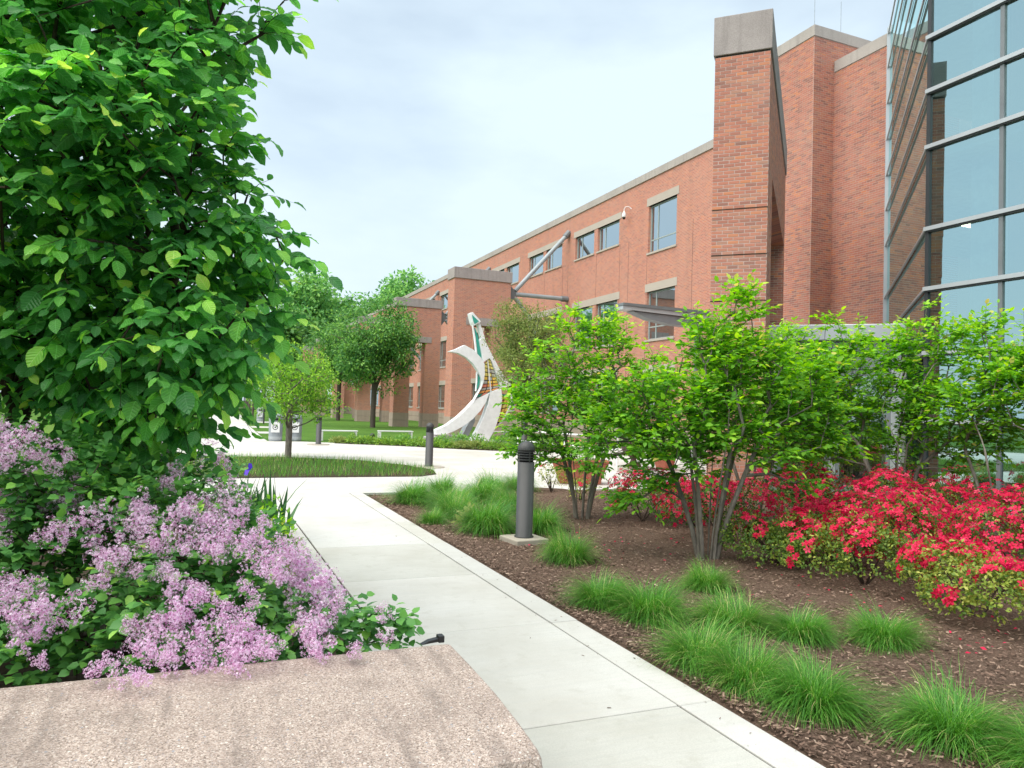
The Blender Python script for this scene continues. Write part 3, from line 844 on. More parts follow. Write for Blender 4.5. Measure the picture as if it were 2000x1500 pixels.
# ------------------------------------------------------------------ curtain wall
glass = thing('glass_curtain_wall', 'blue green glass curtain wall building with grey mullions at the right edge', 'glass building', (12.0, 9.36, 0))
ZR = [0.12, 1.55, 2.77, 3.93, 5.02, 6.52, 7.55, 8.55, 9.6, 10.65, 11.7, 12.7]
YV = [9.36, 8.02, 6.66, 5.30, 3.94, 2.58, 1.22, -0.14, -1.5]
def pane(a, b, z0, z1, mat):
    m = MB(); m.add([(a[0], a[1], z0), (b[0], b[1], z0), (b[0], b[1], z1), (a[0], a[1], z1)], [(0, 1, 2, 3)])
    return bw(m, 'pane', mat, glass)
for z0, z1 in zip(ZR[:-1], ZR[1:]):
    for a, b in zip(YV[:-1], YV[1:]):
        pane((12.0, a), (12.0, b), z0 + .03, z1 - .03, M['curtain_pane'])
    pane((15.0, 12.36), (12.03, 9.39), z0 + .03, z1 - .03, M['curtain_pane'])
    pane((17.95, 15.31), (15.01, 12.37), z0 + .03, z1 - .03, M['curtain_pane'])
s2 = math.sqrt(0.5)
for z in ZR:
    bw(MB().box((11.92, -1.5, z - .036), (12.02, 9.40, z + .036)), 'mullion', M['mullion'], glass)
    bw(MB().box((11.94, -1.5, z - .062), (12.01, 9.36, z - .037)), 'gasket', M['mullion_dark'], glass)
    n = Vector((-s2, s2, 0)) * 0.035
    a, b = Vector((12.0, 9.40, 0)), Vector((17.97, 15.37, 0))
    m = MB(); k = [a, b, b + n, a + n]
    m.add([p + Vector((0, 0, z - .025)) for p in k] + [p + Vector((0, 0, z + .025)) for p in k], [(0, 3, 2, 1), (4, 5, 6, 7), (0, 1, 5, 4), (1, 2, 6, 5), (2, 3, 7, 6), (3, 0, 4, 7)])
    fix_normals(bw(m, 'mullion', M['mullion'], glass))
for y in YV:
    bw(MB().box((11.965, y - .035, 0.1), (12.06, y + .035, 12.7)), 'post', M['mullion_dark'] if y == 9.36 else M['strut_dark'], glass)
bw(MB().box((17.86, 15.26, 0), (17.99, 15.33, 12.9)), 'post', M['mullion'], glass)
bw(MB().box((17.80, 15.12, 0), (17.85, 15.24, 12.9)), 'post', M['mullion'], glass)
for z in (2.75, 6.6, 10.65):
    bw(MB().slab([(12.12, -1.5), (12.12, 9.3), (17.5, 14.6), (24, 14.6), (24, -1.5)], z - .28, z), 'floor_slab', M['interior'], glass)
bw(MB().slab([(12.12, -1.5), (12.12, 9.3), (17.5, 14.6), (24, 14.6), (24, -1.5)], 12.7, 12.95), 'roof_slab', M['interior'], glass)
bw(MB().slab([(12.05, -1.5), (12.05, 9.3), (17.5, 14.6), (24, 14.6), (24, -1.5)], -0.05, 0.05), 'ground_floor', M['interior_dark'], glass)
bw(MB().box((24.0, -1.5, 0.05), (24.2, 14.6, 12.7)), 'back_wall', M['interior'], glass)
bw(MB().box((12.0, -1.7, 0), (22, -1.5, 12.95)), 'end_wall', M['interior'], glass)
bw(MB().box((12.55, 8.55, 0.05), (12.95, 8.95, 12.7)), 'column', M['interior'], glass)
bw(MB().box((13.3, 8.75, 0.05), (13.9, 9.25, 12.7)), 'wood_pier', M['wood_panel'], glass)
bw(MB().box((12.55, 4.5, 0.05), (12.95, 4.9, 12.7)), 'column', M['interior'], glass)
bw(MB().box((13.6, 3.0, 0.05), (13.9, 7.2, 1.1)), 'counter', M['wood_panel'], glass)
for z, sp in ((6.3, ((16.7, 11.95), (18.5, 12.0), (15.2, 9.4), (13.4, 7.4), (17.0, 9.4))), (9.9, ((21.6, 14.1), (19.5, 12.2), (17.0, 10.2), (14.4, 7.6)))):
    for x, y in sp:
        bw(MB().box((x, y, z - .03), (x + 1.35, y + 0.2, z)), 'lamp_strip', M['lamp'], glass)

# ------------------------------------------------------------------ entrance vestibule and canopy
vest = thing('entrance_vestibule', 'low grey metal entrance vestibule tucked between brick fin and glass wall', 'vestibule', (9.66 + 1.9 * s2, 10.88 + 1.9 * s2, 0), math.radians(-45))
MB().box((-0.15, -0.12, 3.13), (2.52, 4.5, 3.46)).build('roof_fascia', M['aluminium'], vest, bevel=0.02)
MB().box((0.02, 0, 2.55), (2.46, 0.12, 3.128)).build('header_panel', M['grey_panel'], vest)
MB().box((2.28, -0.02, 0), (2.46, 0.10, 2.548)).build('door_post', M['aluminium'], vest)
MB().box((0.02, -0.02, 0), (0.18, 0.10, 2.548)).build('door_post', M['aluminium'], vest)
MB().box((1.16, -0.02, 0), (1.28, 0.10, 2.548)).build('door_post', M['aluminium'], vest)
for x0, x1 in ((0.18, 1.16), (1.28, 2.28)):
    d = MB().box((x0, 0.02, 0.02), (x0 + .08, 0.07, 2.54)).box((x1 - .08, 0.02, 0.02), (x1, 0.07, 2.54)).box((x0 + .08, 0.02, 0.02), (x1 - .08, 0.07, 0.2)).box((x0 + .08, 0.02, 2.42), (x1 - .08, 0.07, 2.54)).build('door', M['grey_panel'], vest)
    MB().add([(x0 + .08, .045, .2), (x1 - .08, .045, .2), (x1 - .08, .045, 2.42), (x0 + .08, .045, 2.42)], [(0, 1, 2, 3)]).build('pane', M['pane'], d)
    MB().tube([(x1 - .12, -.04, .9), (x1 - .12, -.04, 1.3)], 0.014, 8).build('handle', M['aluminium'], d)
MB().box((0.02, 4.3, 0), (2.46, 4.45, 3.12)).box((0.0, 0.14, 0.0), (2.46, 4.3, 0.04)).build('inner_wall', M['interior'], vest)

can = thing('entrance_canopy', 'thin grey metal canopy with pointed end projecting left of the brick fin', 'canopy', (10.27, 17.0, 0))
MB().prism([(0.0, 4.47), (5.4, 4.44), (5.4, 4.30), (0.0, 4.40)], 0.0, 0.5).build('roof_plate', M['strut_dark'], can)
MB().prism([(0.02, 4.395), (5.4, 4.295), (5.4, 4.16), (0.02, 4.30)], 0.04, 0.46).build('edge_beam', M['aluminium'], can)
MB().prism([(0.35, 4.27), (5.4, 4.155), (5.4, 3.95), (1.6, 4.0), (0.9, 4.1)], 0.1, 0.42).build('soffit', M['grey_panel'], can)
for x, y in ((2.6, 0.26), (4.6, 0.26)):
    MB().tube([(x, y, -0.02), (x, y, 4.0)], 0.08, 12).build('column', M['strut_dark'], can)

cam_t = thing('security_camera', 'white dome security camera on gooseneck arm high on the brick hall', 'security camera', (XF, 31.75, 11.75))
cam_t.scale = (.6, .6, .6)
MB().tube([(0, 0, 0), (-.12, .02, .12), (-.3, .1, .2), (-.48, .2, .14), (-.55, .25, -.05), (-.55, .25, -.3)], 0.035, 8).build('gooseneck_arm', M['white_paint'], cam_t, smooth=True)
MB().lathe([(0.05, 0.08), (0.09, 0.02), (0.15, -.12), (0.18, -.26), (0.18, -.38), (0.16, -.42)], 16, (-.55, .25, -.3)).build('housing', M['white_paint'], cam_t, smooth=True)
MB().lathe([(0.14, -.42), (0.13, -.50), (0.09, -.57), (0.03, -.60)], 16, (-.55, .25, -.3)).build('dome', M['black'], cam_t, smooth=True)
# ------------------------------------------------------------------ granite planter wall in the foreground
prof = [(2.165, -0.05), (2.15, 0.405), (2.165, 0.433), (2.20, 0.448), (2.36, 0.466), (2.6, 0.484), (2.9, 0.494), (3.12, 0.499), (3.165, 0.492), (3.175, 0.46), (3.175, -0.05)]
m = MB(); xs_ = [-5.0, -3.0, -2.0, -1.0, 0.0, 0.5, 0.9, None]
vs = []
for x in xs_:
    for y, z in prof:
        if x is None:
            xe = 1.06 - 0.012 * ((y - 2.75) / 0.7) ** 2 - (0.02 if z < 0 else 0)
            vs.append((xe, y, z))
        else: vs.append((x, y, z))
n = len(prof)
fs = [(i * n + j, (i + 1) * n + j, (i + 1) * n + j + 1, i * n + j + 1) for i in range(len(xs_) - 1) for j in range(n - 1)]
e = (len(xs_) - 1) * n
fs += [tuple(e + j for j in range(n))]
m.add(vs, fs)
o = m.build('planter_wall', M['aggregate'], None, smooth=False, bevel=0.012, seg=3)
fix_normals(o)
tag(o, 'thick speckled pink aggregate planter wall in the foreground below the lilac', 'planter wall')
st = thing('plastic_strap', 'short black plastic strap lying at the back corner of the planter wall', 'strap', (1.0, 3.19, 0.49))
MB().prism([(-.065, .0), (-.03, .016), (.02, .024), (.035, .03), (.037, .012), (.02, .008), (-.03, .004)], -.012, .02).build('band', M['black'], st, bevel=0.002)
MB().box((0.012, -.018, .004), (0.04, .026, .034)).build('clip', M['black'], st, bevel=0.004)

# ------------------------------------------------------------------ bollard lights
def make_bollard(pad):
    t = thing('bollard_light', 'x', 'bollard', (0, 0, 0))
    if pad:
        MB().box((-.21, -.21, -.06), (.21, .21, .075)).build('concrete_pad', M['pad'], t, bevel=0.014, seg=3); z0 = .075
    else:
        MB().lathe([(0.40, -.03), (0.40, 0.008), (0.38, 0.014)], 28).build('concrete_pad', M['pad'], t); z0 = .014
    MB().lathe([(0.112, z0 - .002), (0.112, z0 + .012), (0.098, z0 + .02), (0.098, z0 + .86)], 28).build('shaft', M['dark_metal'], t, smooth=True)
    MB().lathe([(0.083, z0 + .855), (0.083, z0 + 1.0)], 20).build('lamp_core', M['louver'], t, smooth=True)
    for k in range(4):
        z = z0 + .882 + k * .03
        MB().lathe([(0.085, z), (0.101, z), (0.101, z + .010), (0.085, z + .012)], 28).build('louver_ring', M['dark_metal'], t)
    for q in range(3):
        a = q * 2.1 + 0.4
        MB().box((-.006, -.006, z0 + .86), (.006, .006, z0 + .995)).build('louver_bar', M['dark_metal'], t).location = (0.094 * math.cos(a), 0.094 * math.sin(a), 0)
    MB().lathe([(0.101, z0 + .99), (0.101, z0 + 1.005), (0.096, z0 + 1.03), (0.083, z0 + 1.06), (0.06, z0 + 1.084), (0.03, z0 + 1.098), (0.006, z0 + 1.101)], 28).build('dome_cap', M['dark_metal'], t, smooth=True)
    return t
GB = 'charcoal bollard lights along the paths'
b = make_bollard(True); b.location = (3.47, 7.80, 0); b.rotation_euler = (0, 0, 0.12); b['label'] = 'nearest charcoal bollard light on a square concrete pad in the mulch'; b['group'] = GB
b2 = make_bollard(False); b2.location = (5.34, 18.05, 0); b2['label'] = 'charcoal bollard light on the plaza at the tip of the grass bed'; b2['group'] = GB
dup(b2, (3.97, 27.7, 0), 1.0, 'small charcoal bollard light beside the white bench and bins', GB)
dup(b2, (10.9, 24.75, 0), 2.0, 'charcoal bollard light seen just behind the nearest bollard dome', GB)

# ------------------------------------------------------------------ white benches
def make_bench():
    t = thing('bench', 'x', 'bench')
    for k in range(4):
        MB().box((0, 0.02 + k * .1, .375), (1.5, 0.10 + k * .1, .42)).build('slat', M['white_paint'], t, bevel=0.006)
    for x in (0.03, 1.4):
        for y in (0.03, 0.35):
            MB().box((x, y, -.03), (x + .06, y + .05, .374)).build('leg', M['white_paint'], t)
        MB().box((x, 0.08, .30), (x + .06, 0.35, .36)).build('cross_bar', M['white_paint'], t)
    return t
GN = 'white benches on the lawn edge'
b = make_bench(); b.location = (4.46, 30.5, 0); b['label'] = 'white slatted bench right behind the small bollard near the bins'; b['group'] = GN
dup(b, (6.95, 31.0, 0), 0.02, 'white slatted bench in the middle of the lawn edge, left of the sculpture', GN)
dup(b, (12.1, 32.6, 0), 0.05, 'white bench half hidden to the right of the sculpture foot', GN)

# ------------------------------------------------------------------ recycling bins
def make_bin():
    t = thing('recycling_bin', 'x', 'bin')
    MB().lathe([(0.245, 0.0), (0.25, 0.05), (0.27, 0.9), (0.26, 0.93)], 28).build('body', M['bin'], t, smooth=False)
    MB().lathe([(0.256, 0.05), (0.259, 0.17)], 28).build('base_band', M['bin_band'], t)
    MB().lathe([(0.275, 0.88), (0.28, 0.94), (0.2, 1.03), (0.11, 1.06)], 28).build('lid', M['bin'], t, smooth=True)
    lp = MB().box((-.16, -.281, .33), (.16, -.272, .74)).build('sign_plate', M['white_paint'], t)
    ring = MB(); vs = []; n = 28
    for r_, y in ((0.10, -.2835), (0.076, -.2835)):
        vs += [(r_ * math.cos(2 * math.pi * k / n), y, 0.53 + r_ * math.sin(2 * math.pi * k / n)) for k in range(n)]
    ring.add(vs, [(k, (k + 1) % n, n + (k + 1) % n, n + k) for k in range(n)])
    ring.add([(0.03 * math.cos(2 * math.pi * k / 12), -.2835, 0.53 + 0.03 * math.sin(2 * math.pi * k / 12)) for k in range(12)], [tuple(range(12))])
    ring.build('ring_mark', M['black'], lp)
    MB().box((-.10, -.31, .80), (.10, -.262, .87)).build('slot', M['louver'], t)
    return t
GR = 'grey recycling bins by the path'
b = make_bin(); b.location = (2.66, 30.0, 0); b['label'] = 'grey round recycling bin left of the small tree trunk'; b['group'] = GR; b.rotation_euler = (0, 0, -0.15)
dup(b, (3.40, 30.1, 0), -0.15, 'grey recycling bin with ring mark right of the small tree trunk', GR)
dup(b, (3.95, 57.2, 0), -0.1, 'far grey bin beside the long path past the young trunks', GR)

# ------------------------------------------------------------------ banners along the far path
for i, (x, y, h) in enumerate(((3.3, 61.0, 4.2), (3.75, 51.0, 3.0))):
    t = thing('banner_post', ['tall thin post with narrow white banner far along the path', 'shorter post with pale banner in front of the far bin'][i], 'banner', (x, y, 0), 0, 'banners along the path')
    MB().tube([(0, 0, -.02), (0, 0, h)], 0.05, 8).build('post', M['dark_metal'], t)
    MB().box((.06, -.01, h * .45), (.62, .01, h * .96)).build('banner', M['banner'], t)

# ------------------------------------------------------------------ sculpture
SC = {
'footA': [(-1.11,0.5),(-0.59,0.73),(-0.07,1.1),(0.37,1.5),(0.72,1.85),(1.44,2.2),(1.24,1.75),(0.97,1.37),(0.61,1.01),(0.21,0.71),(-0.27,0.46),(-0.66,0.31),(-1.1,0.3)],
'legB': [(1.49,2.24),(2.01,2.42),(2.05,2.08),(2.04,1.73),(1.94,1.25),(1.73,0.63),(1.38,0.01),(0.55,0.03),(0.86,0.49),(1.16,1.1),(1.37,1.67),(1.46,2.06)],
'cres': [(-0.57,3.96),(-0.2,4.1),(0.18,4.3),(0.6,4.11),(0.97,3.77),(1.15,3.5),(1.17,3.09),(1.13,2.7),(1.02,2.39),(0.8,2.04),(0.67,1.78),(0.85,2.1),(1.02,2.46),(1.06,2.74),(0.98,2.95),(0.85,3.17),(0.62,3.46),(0.29,3.74),(-0.12,3.92)],
'spine': [(0.79,5.31),(0.88,5.37),(1.05,4.94),(1.23,4.44),(1.52,3.95),(1.82,3.46),(2.17,3.0),(2.54,2.6),(2.33,2.51),(2.0,2.43),(1.9,2.73),(1.7,3.24),(1.52,3.65),(1.4,3.78),(1.1,3.56),(1.06,3.91),(0.97,4.25),(0.9,4.57),(0.99,4.64),(0.88,5.03)],
'head': [(0.39,5.74),(0.5,5.8),(0.9,5.41),(0.85,5.35),(0.59,5.2),(0.51,5.35)],
'teal': [(0.7,5.14),(0.85,4.76),(0.97,4.25),(1.08,3.65),(0.95,3.71),(0.83,3.98),(0.76,4.5),(0.63,5.07)],
'barL': [(0.56,5.21),(0.61,5.23),(0.71,4.75),(0.78,4.33),(0.84,3.9),(0.79,3.89),(0.72,4.32),(0.65,4.75)],
'barL2': [(0.83,3.12),(0.88,3.1),(0.88,2.69),(0.85,2.26),(0.81,2.26),(0.84,2.69)],
'teal2': [(0.88,3.08),(1.0,2.89),(1.02,2.65),(0.93,2.39),(0.86,2.34),(0.87,2.69)],
'rim': [(2.54,2.21),(2.63,2.12),(2.63,1.79),(2.54,1.53),(2.39,1.24),(2.17,0.88),(1.76,0.5),(1.72,0.55),(2.13,0.94),(2.34,1.28),(2.49,1.57),(2.57,1.84),(2.57,2.08)],
'back': [(0.35,0.25),(0.53,0.61),(0.71,0.92),(0.95,1.28),(0.98,0.92),(0.81,0.53),(0.64,0.23),(0.51,0.06),(0.38,0.08)],
'barM': [(1.32,3.68),(1.37,3.68),(1.57,2.28),(1.52,2.26)]}
scu = thing('abstract_sculpture', 'tall abstract sculpture of curved white metal ribbons with coloured glass mosaic', 'sculpture', (10.5, 31.3, 0))
def sp_(name, key, y0, y1, mat, sh=0.0, par=None):
    o = fix_normals(MB().prism(SC[key], y0, y1, sh).build(name, mat, par or scu, bevel=0.008, seg=1)); return o
sp_('foot_ribbon', 'footA', -0.55, -0.15, M['sculpt_metal'], 0.18)
sp_('leg_ribbon', 'legB', -0.35, 0.05, M['sculpt_metal'], 0.08)
sp_('crescent_ribbon', 'cres', -0.30, 0.0, M['sculpt_metal'], 0.03)
sp_('spine_ribbon', 'spine', -0.12, 0.18, M['sculpt_metal'])
sp_('head_box', 'head', -0.2, 0.25, M['sculpt_metal'])
fix_normals(MB().prism([(0.455, 5.68), (0.80, 5.40), (0.60, 5.26), (0.53, 5.40)], -.215, -.203).build('teal_panel', M['mosaic'], scu)).data.attributes['tint'].data.foreach_set('value', [0.13] * 6)
for k in ('teal', 'teal2'):
    o = fix_normals(MB().prism(SC[k], 0.0, 0.04, 0, 0.13).build('teal_panel', M['mosaic'], scu))
sp_('side_bar', 'barL', -0.05, 0.08, M['sculpt_metal']); sp_('side_bar', 'barL2', -0.05, 0.08, M['sculpt_metal'])
sp_('centre_bar', 'barM', -0.06, 0.0, M['sculpt_metal']); sp_('rim_bar', 'rim', 0.0, 0.25, M['sculpt_metal'])
sp_('back_slab', 'back', 0.25, 0.75, M['sculpt_edge'], 0.1)
mosL = [(1.35,3.73),(1.21,3.53),(1.19,3.27),(1.17,2.96),(1.13,2.66),(1.06,2.39),(0.94,2.17),(0.75,1.88)]
mosR = [(1.46,3.71),(1.56,3.5),(1.67,3.25),(1.77,2.99),(1.85,2.77),(1.92,2.58),(1.97,2.45),(1.47,2.22)]
m2L = [(2.05,2.19),(2.05,1.95),(2.04,1.69),(1.99,1.42),(1.94,1.16),(1.86,0.9),(1.76,0.59)]
m2R = [(2.53,2.16),(2.59,2.08),(2.58,1.84),(2.5,1.59),(2.37,1.3),(2.17,0.95),(1.79,0.53)]
def mosaic(Lp, Rp, y, rows, cols, tints):
    Lp, Rp = np.array(Lp), np.array(Rp)
    bk = [tuple(p) for p in Lp] + [tuple(p) for p in Rp[::-1]]
    fix_normals(MB().prism(bk, y, y + 0.03).build('lead_backing', M['lead'], scu))
    k = np.linspace(0, 1, len(Lp))
    for i in range(rows):
        for j in range(cols):
            q = []
            for (t, s) in ((i + .1, j + .08), (i + .1, j + .92), (i + .86, j + .92), (i + .86, j + .08)):
                sag = 0.35 * (s / cols) * (rows / 10.0) - 0.25
                tt = min(max((t + sag) / rows, 0), 1); ss = s / cols
                a = np.array([np.interp(tt, k, Lp[:, 0]), np.interp(tt, k, Lp[:, 1])]); b = np.array([np.interp(tt, k, Rp[:, 0]), np.interp(tt, k, Rp[:, 1])])
                q.append(tuple(a + (b - a) * ss))
            fix_normals(MB().prism(q, y - 0.012, y - 0.001, 0, tints(i / rows, j)).build('glass_shard', M['mosaic'], scu))
rr = random.Random(3)
mosaic(mosL, mosR, -0.03, 11, 3, lambda t, j: 0.7 if t < .25 else (rr.choice([0.55, 0.7, 0.7, 0.55, 0.82]) if t < .6 else (rr.choice([0.55, 0.4, 0.27, 0.82]) if t < .82 else rr.choice([0.27, 0.27, 0.13]))))
mosaic(m2L, m2R, 0.08, 8, 3, lambda t, j: 0.13 if t < .1 else rr.choice([0.55, 0.4, 0.7, 0.55, 0.27]))
MB().box((-1.25, -.75, -.03), (-.55, .2, .305)).build('foot_stone', M['granite_base'], scu, bevel=0.02)
MB().box((-.545, -.55, -.03), (-.05, .2, .29)).build('foot_stone', M['granite_base'], scu, bevel=0.02)
MB().box((0.05, -.9, -.03), (2.3, .9, .045)).build('base_slab', M['granite_base'], scu, bevel=0.02)
MB().box((-1.9, -1.6, -.03), (-1.35, -1.2, .26)).build('edge_stone', M['granite_base'], scu, bevel=0.04)
fl = thing('spot_light', 'small dark ground spotlight in the sculpture bed by the benches', 'spotlight', (6.15, 29.1, 0))
MB().tube([(0, 0, -.02), (0, 0, .18)], 0.02, 8).build('stake', M['black'], fl)
MB().tube([(-.06, -.05, .16), (.14, .1, .30)], [0.06, 0.10], 12).build('head', M['black'], fl)

# ------------------------------------------------------------------ planters and railing behind the shrubs
pl = thing('trough_planter', 'red terracotta trough planter with moulded panels behind the left shrub', 'planter', (7.45, 13.95, 0), math.radians(-22))
MB().slab([(-.62, -.27), (.62, -.27), (.62, .27), (-.62, .27)], 0.44, 0.50).build('rim', M['terracotta'], pl, bevel=0.015)
m = MB(); tz = [(0.0, .42, .18), (0.06, .46, .2), (0.06, .44, .19), (0.44, .58, .25)]
vs = []
for z, a, c in tz: vs += [(-a, -c, z), (a, -c, z), (a, c, z), (-a, c, z)]
m.add(vs, [(0, 3, 2, 1)] + [(4 * i + k, 4 * i + (k + 1) % 4, 4 * i + 4 + (k + 1) % 4, 4 * i + 4 + k) for i in range(3) for k in range(4)])
m.build('trough', M['terracotta'], pl)
for k in range(4):
    x = -.39 + k * .26
    MB().add([(x - .09, -.215, .13), (x + .09, -.215, .13), (x + .11, -.262, .38), (x - .11, -.262, .38), (x - .09, -.20, .13), (x + .09, -.20, .13), (x + .11, -.24, .38), (x - .11, -.24, .38)],
             [(0, 1, 2, 3), (0, 4, 5, 1), (1, 5, 6, 2), (2, 6, 7, 3), (3, 7, 4, 0)]).build('relief_panel', M['terracotta'], pl)
MB().box((-.56, -.22, .42), (.56, .22, .47)).build('soil', M['soil'], pl)
ur = thing('urn_planter', 'dark brown footed urn standing on a kerb behind the middle shrubs', 'urn', (10.33, 16.4, 0))
MB().box((-.3, -.3, -.02), (.3, .3, .14)).build('base_block', M['pad'], ur, bevel=0.01)
MB().lathe([(0.2, .14), (0.2, .19), (0.1, .24), (0.07, .32), (0.1, .38), (0.26, .48), (0.33, .62), (0.36, .72), (0.39, .74), (0.39, .77), (0.34, .77), (0.3, .7)], 24).build('bowl', M['urn'], ur, smooth=True)
ur2 = thing('clay_pot', 'round terracotta pot farther back right of the dark urn', 'pot', (11.7, 17.0, 0))
MB().lathe([(0.22, 0), (0.36, .5), (0.40, .5), (0.40, .6), (0.35, .6), (.33, .52)], 24).build('pot', M['terracotta'], ur2, smooth=False)
MB().lathe([(0.02, .53), (0.335, .53)], 20).build('soil', M['soil'], ur2)
hr = thing('handrail', 'white painted handrail beside the ramp behind the shrubs', 'handrail', (9.9, 23.0, 0))
pts = [(0.0, 0.0), (0.55, -2.4), (1.05, -4.76), (3.2, -5.2), (5.4, -5.6)]
for x, y in pts:
    MB().tube([(x, y, -.02), (x, y, .8)], 0.028, 8).build('post', M['white_paint'], hr)
for z in (0.8, 0.45):
    MB().tube([(x, y, z) for x, y in pts], 0.026, 8).build('rail', M['white_paint'], hr)
# ------------------------------------------------------------------ plants
def grow(stems, targets, seg, path_w=0.3, jit=0.05, rs=None):
    """greedy skeleton: every target joins the nearest branch; returns pos, parent"""
    rs = rs or np.random.default_rng(1)
    pos, par, pl_ = [], [], []
    for s in stems:
        prev = -1
        for i, p in enumerate(s):
            pos.append(np.array(p, float)); par.append(prev if i else -1)
            pl_.append(0.0 if i == 0 else pl_[prev] + np.linalg.norm(pos[-1] - pos[prev])); prev = len(pos) - 1
    P = np.array(pos); root = P.mean(0)
    dd = np.min(np.linalg.norm(targets[:, None] - P[None], axis=2), axis=1)
    ends = []
    buf = np.zeros((len(pos) + len(targets) * 14, 3)); buf[:len(pos)] = P
    lb = np.zeros(len(buf)); lb[:len(pos)] = pl_
    n = len(pos); par = list(par)
    for ti in np.argsort(dd):
        t = targets[ti]
        c = np.linalg.norm(buf[:n] - t, axis=1) + path_w * lb[:n] + 0.6 * np.maximum(0, buf[:n, 2] - t[2])
        b = int(np.argmin(c)); p = buf[b].copy(); L = np.linalg.norm(t - p); k = max(1, min(12, int(L / seg)))
        prev = b; bow = rs.normal(0, jit, 3) * L
        for i in range(1, k + 1):
            s = i / k
            if n >= len(buf): break
            buf[n] = p + (t - p) * s + bow * math.sin(math.pi * s); lb[n] = lb[prev] + L / k; par.append(prev); prev = n; n += 1
        ends.append(prev)
    return buf[:n].copy(), np.array(par), np.array(ends)

def radii(par, rb, rt, pw=0.5):
    n = len(par); w = np.zeros(n); ch = np.zeros(n, int)
    for i in range(n):
        if par[i] >= 0: ch[par[i]] += 1
    w[ch == 0] = 1
    for i in range(n - 1, -1, -1):
        if w[i] == 0: w[i] = 1
        if par[i] >= 0: w[par[i]] += w[i]
    return np.maximum(rt, rb * (w / w.max()) ** pw), w

def limbs(name, pos, par, rad, w, mat, parent, org, sides=7, smin=4):
    n = len(pos); main = {}
    for i in range(n):
        p = par[i]
        if p >= 0 and (p not in main or w[i] > w[main[p]]): main[p] = i
    V, F = [], []
    ring = {}
    def mk(i, d, r, k):
        a = np.cross(d, (0.31, 0.17, 0.93)); a /= max(np.linalg.norm(a), 1e-6); b = np.cross(d, a); o = len(V)
        for q in range(k):
            an = 2 * math.pi * q / k
            V.append(pos[i] - org + (a * math.cos(an) + b * math.sin(an)) * r)
        return o
    for i in range(n):
        p = par[i]
        if p < 0: continue
        d = pos[i] - pos[p]; L = np.linalg.norm(d)
        if L < 1e-6: continue
        d = d / L
        k = sides if rad[i] > 0.012 else smin
        if main[p] == i and p in ring and ring[p][1] == k: s = ring[p][0]
        else: s = mk(p, d, min(rad[p], rad[i] * 1.35), k)
        e_ = mk(i, d, rad[i], k); ring[i] = (e_, k)
        for q in range(k):
            q2 = (q + 1) % k
            F.append((s + q, s + q2, e_ + q2)); F.append((s + q, e_ + q2, e_ + q))
    o = bpy.data.objects.new(name, mesh_np(name, np.array(V), np.array(F), None, mat, True)); link(o, parent)
    return o

def blob_points(blobs, n, rs, shell=0.45):
    """points inside a union of balls, denser toward their skins"""
    B = np.array(blobs, float); w = B[:, 3] ** 2; k = rs.choice(len(B), n, p=w / w.sum())
    d = unit(rs.normal(0, 1, (n, 3))); r = B[k, 3] * (shell + (1 - shell) * rs.random(n) ** 0.6)
    return B[k, :3] + d * r[:, None]

_lm = {}
def leaf_mesh(name, tmpl, tint, mat):
    k = (mat.name, round(tint, 1))
    if k not in _lm:
        _lm[k] = mesh_np(name, tmpl[0], tmpl[1], np.full(len(tmpl[1]), round(tint, 1)), mat, tmpl is LEAF_BIG, tmpl[0])
    return _lm[k]

def place_leaves(root, P, d, n, s, tint, tmpl, mat, single=0, name='leaf', rest='crown'):
    """the leaves that show largest are objects, the others one mesh"""
    org = np.array(root.location)
    R = frames(d, n, s)
    dist = np.linalg.norm(P - CAM, axis=1) / np.maximum(s, 1e-3)
    order = np.argsort(dist)
    one = order[:single]; many = order[single:]
    if len(many):
        V, T = scatter(tmpl[0], tmpl[1], R[many], P[many] - org)
        o = bpy.data.objects.new(rest, mesh_np(rest, V, T, np.repeat(tint[many], len(tmpl[1])), mat, tmpl is LEAF_BIG, np.tile(tmpl[0], (len(many), 1)) if tmpl is LEAF_BIG else None)); link(o, root); o['kind'] = 'stuff'
    for i in one:
        o = bpy.data.objects.new(name, leaf_mesh(name, tmpl, float(tint[i]), mat)); link(o, root)
        M4 = Matrix.Identity(4)
        q = P[i] - org
        for a in range(3):
            for b in range(3): M4[a][b] = R[i][a][b]
            M4[a][3] = q[a]
        o.matrix_basis = M4

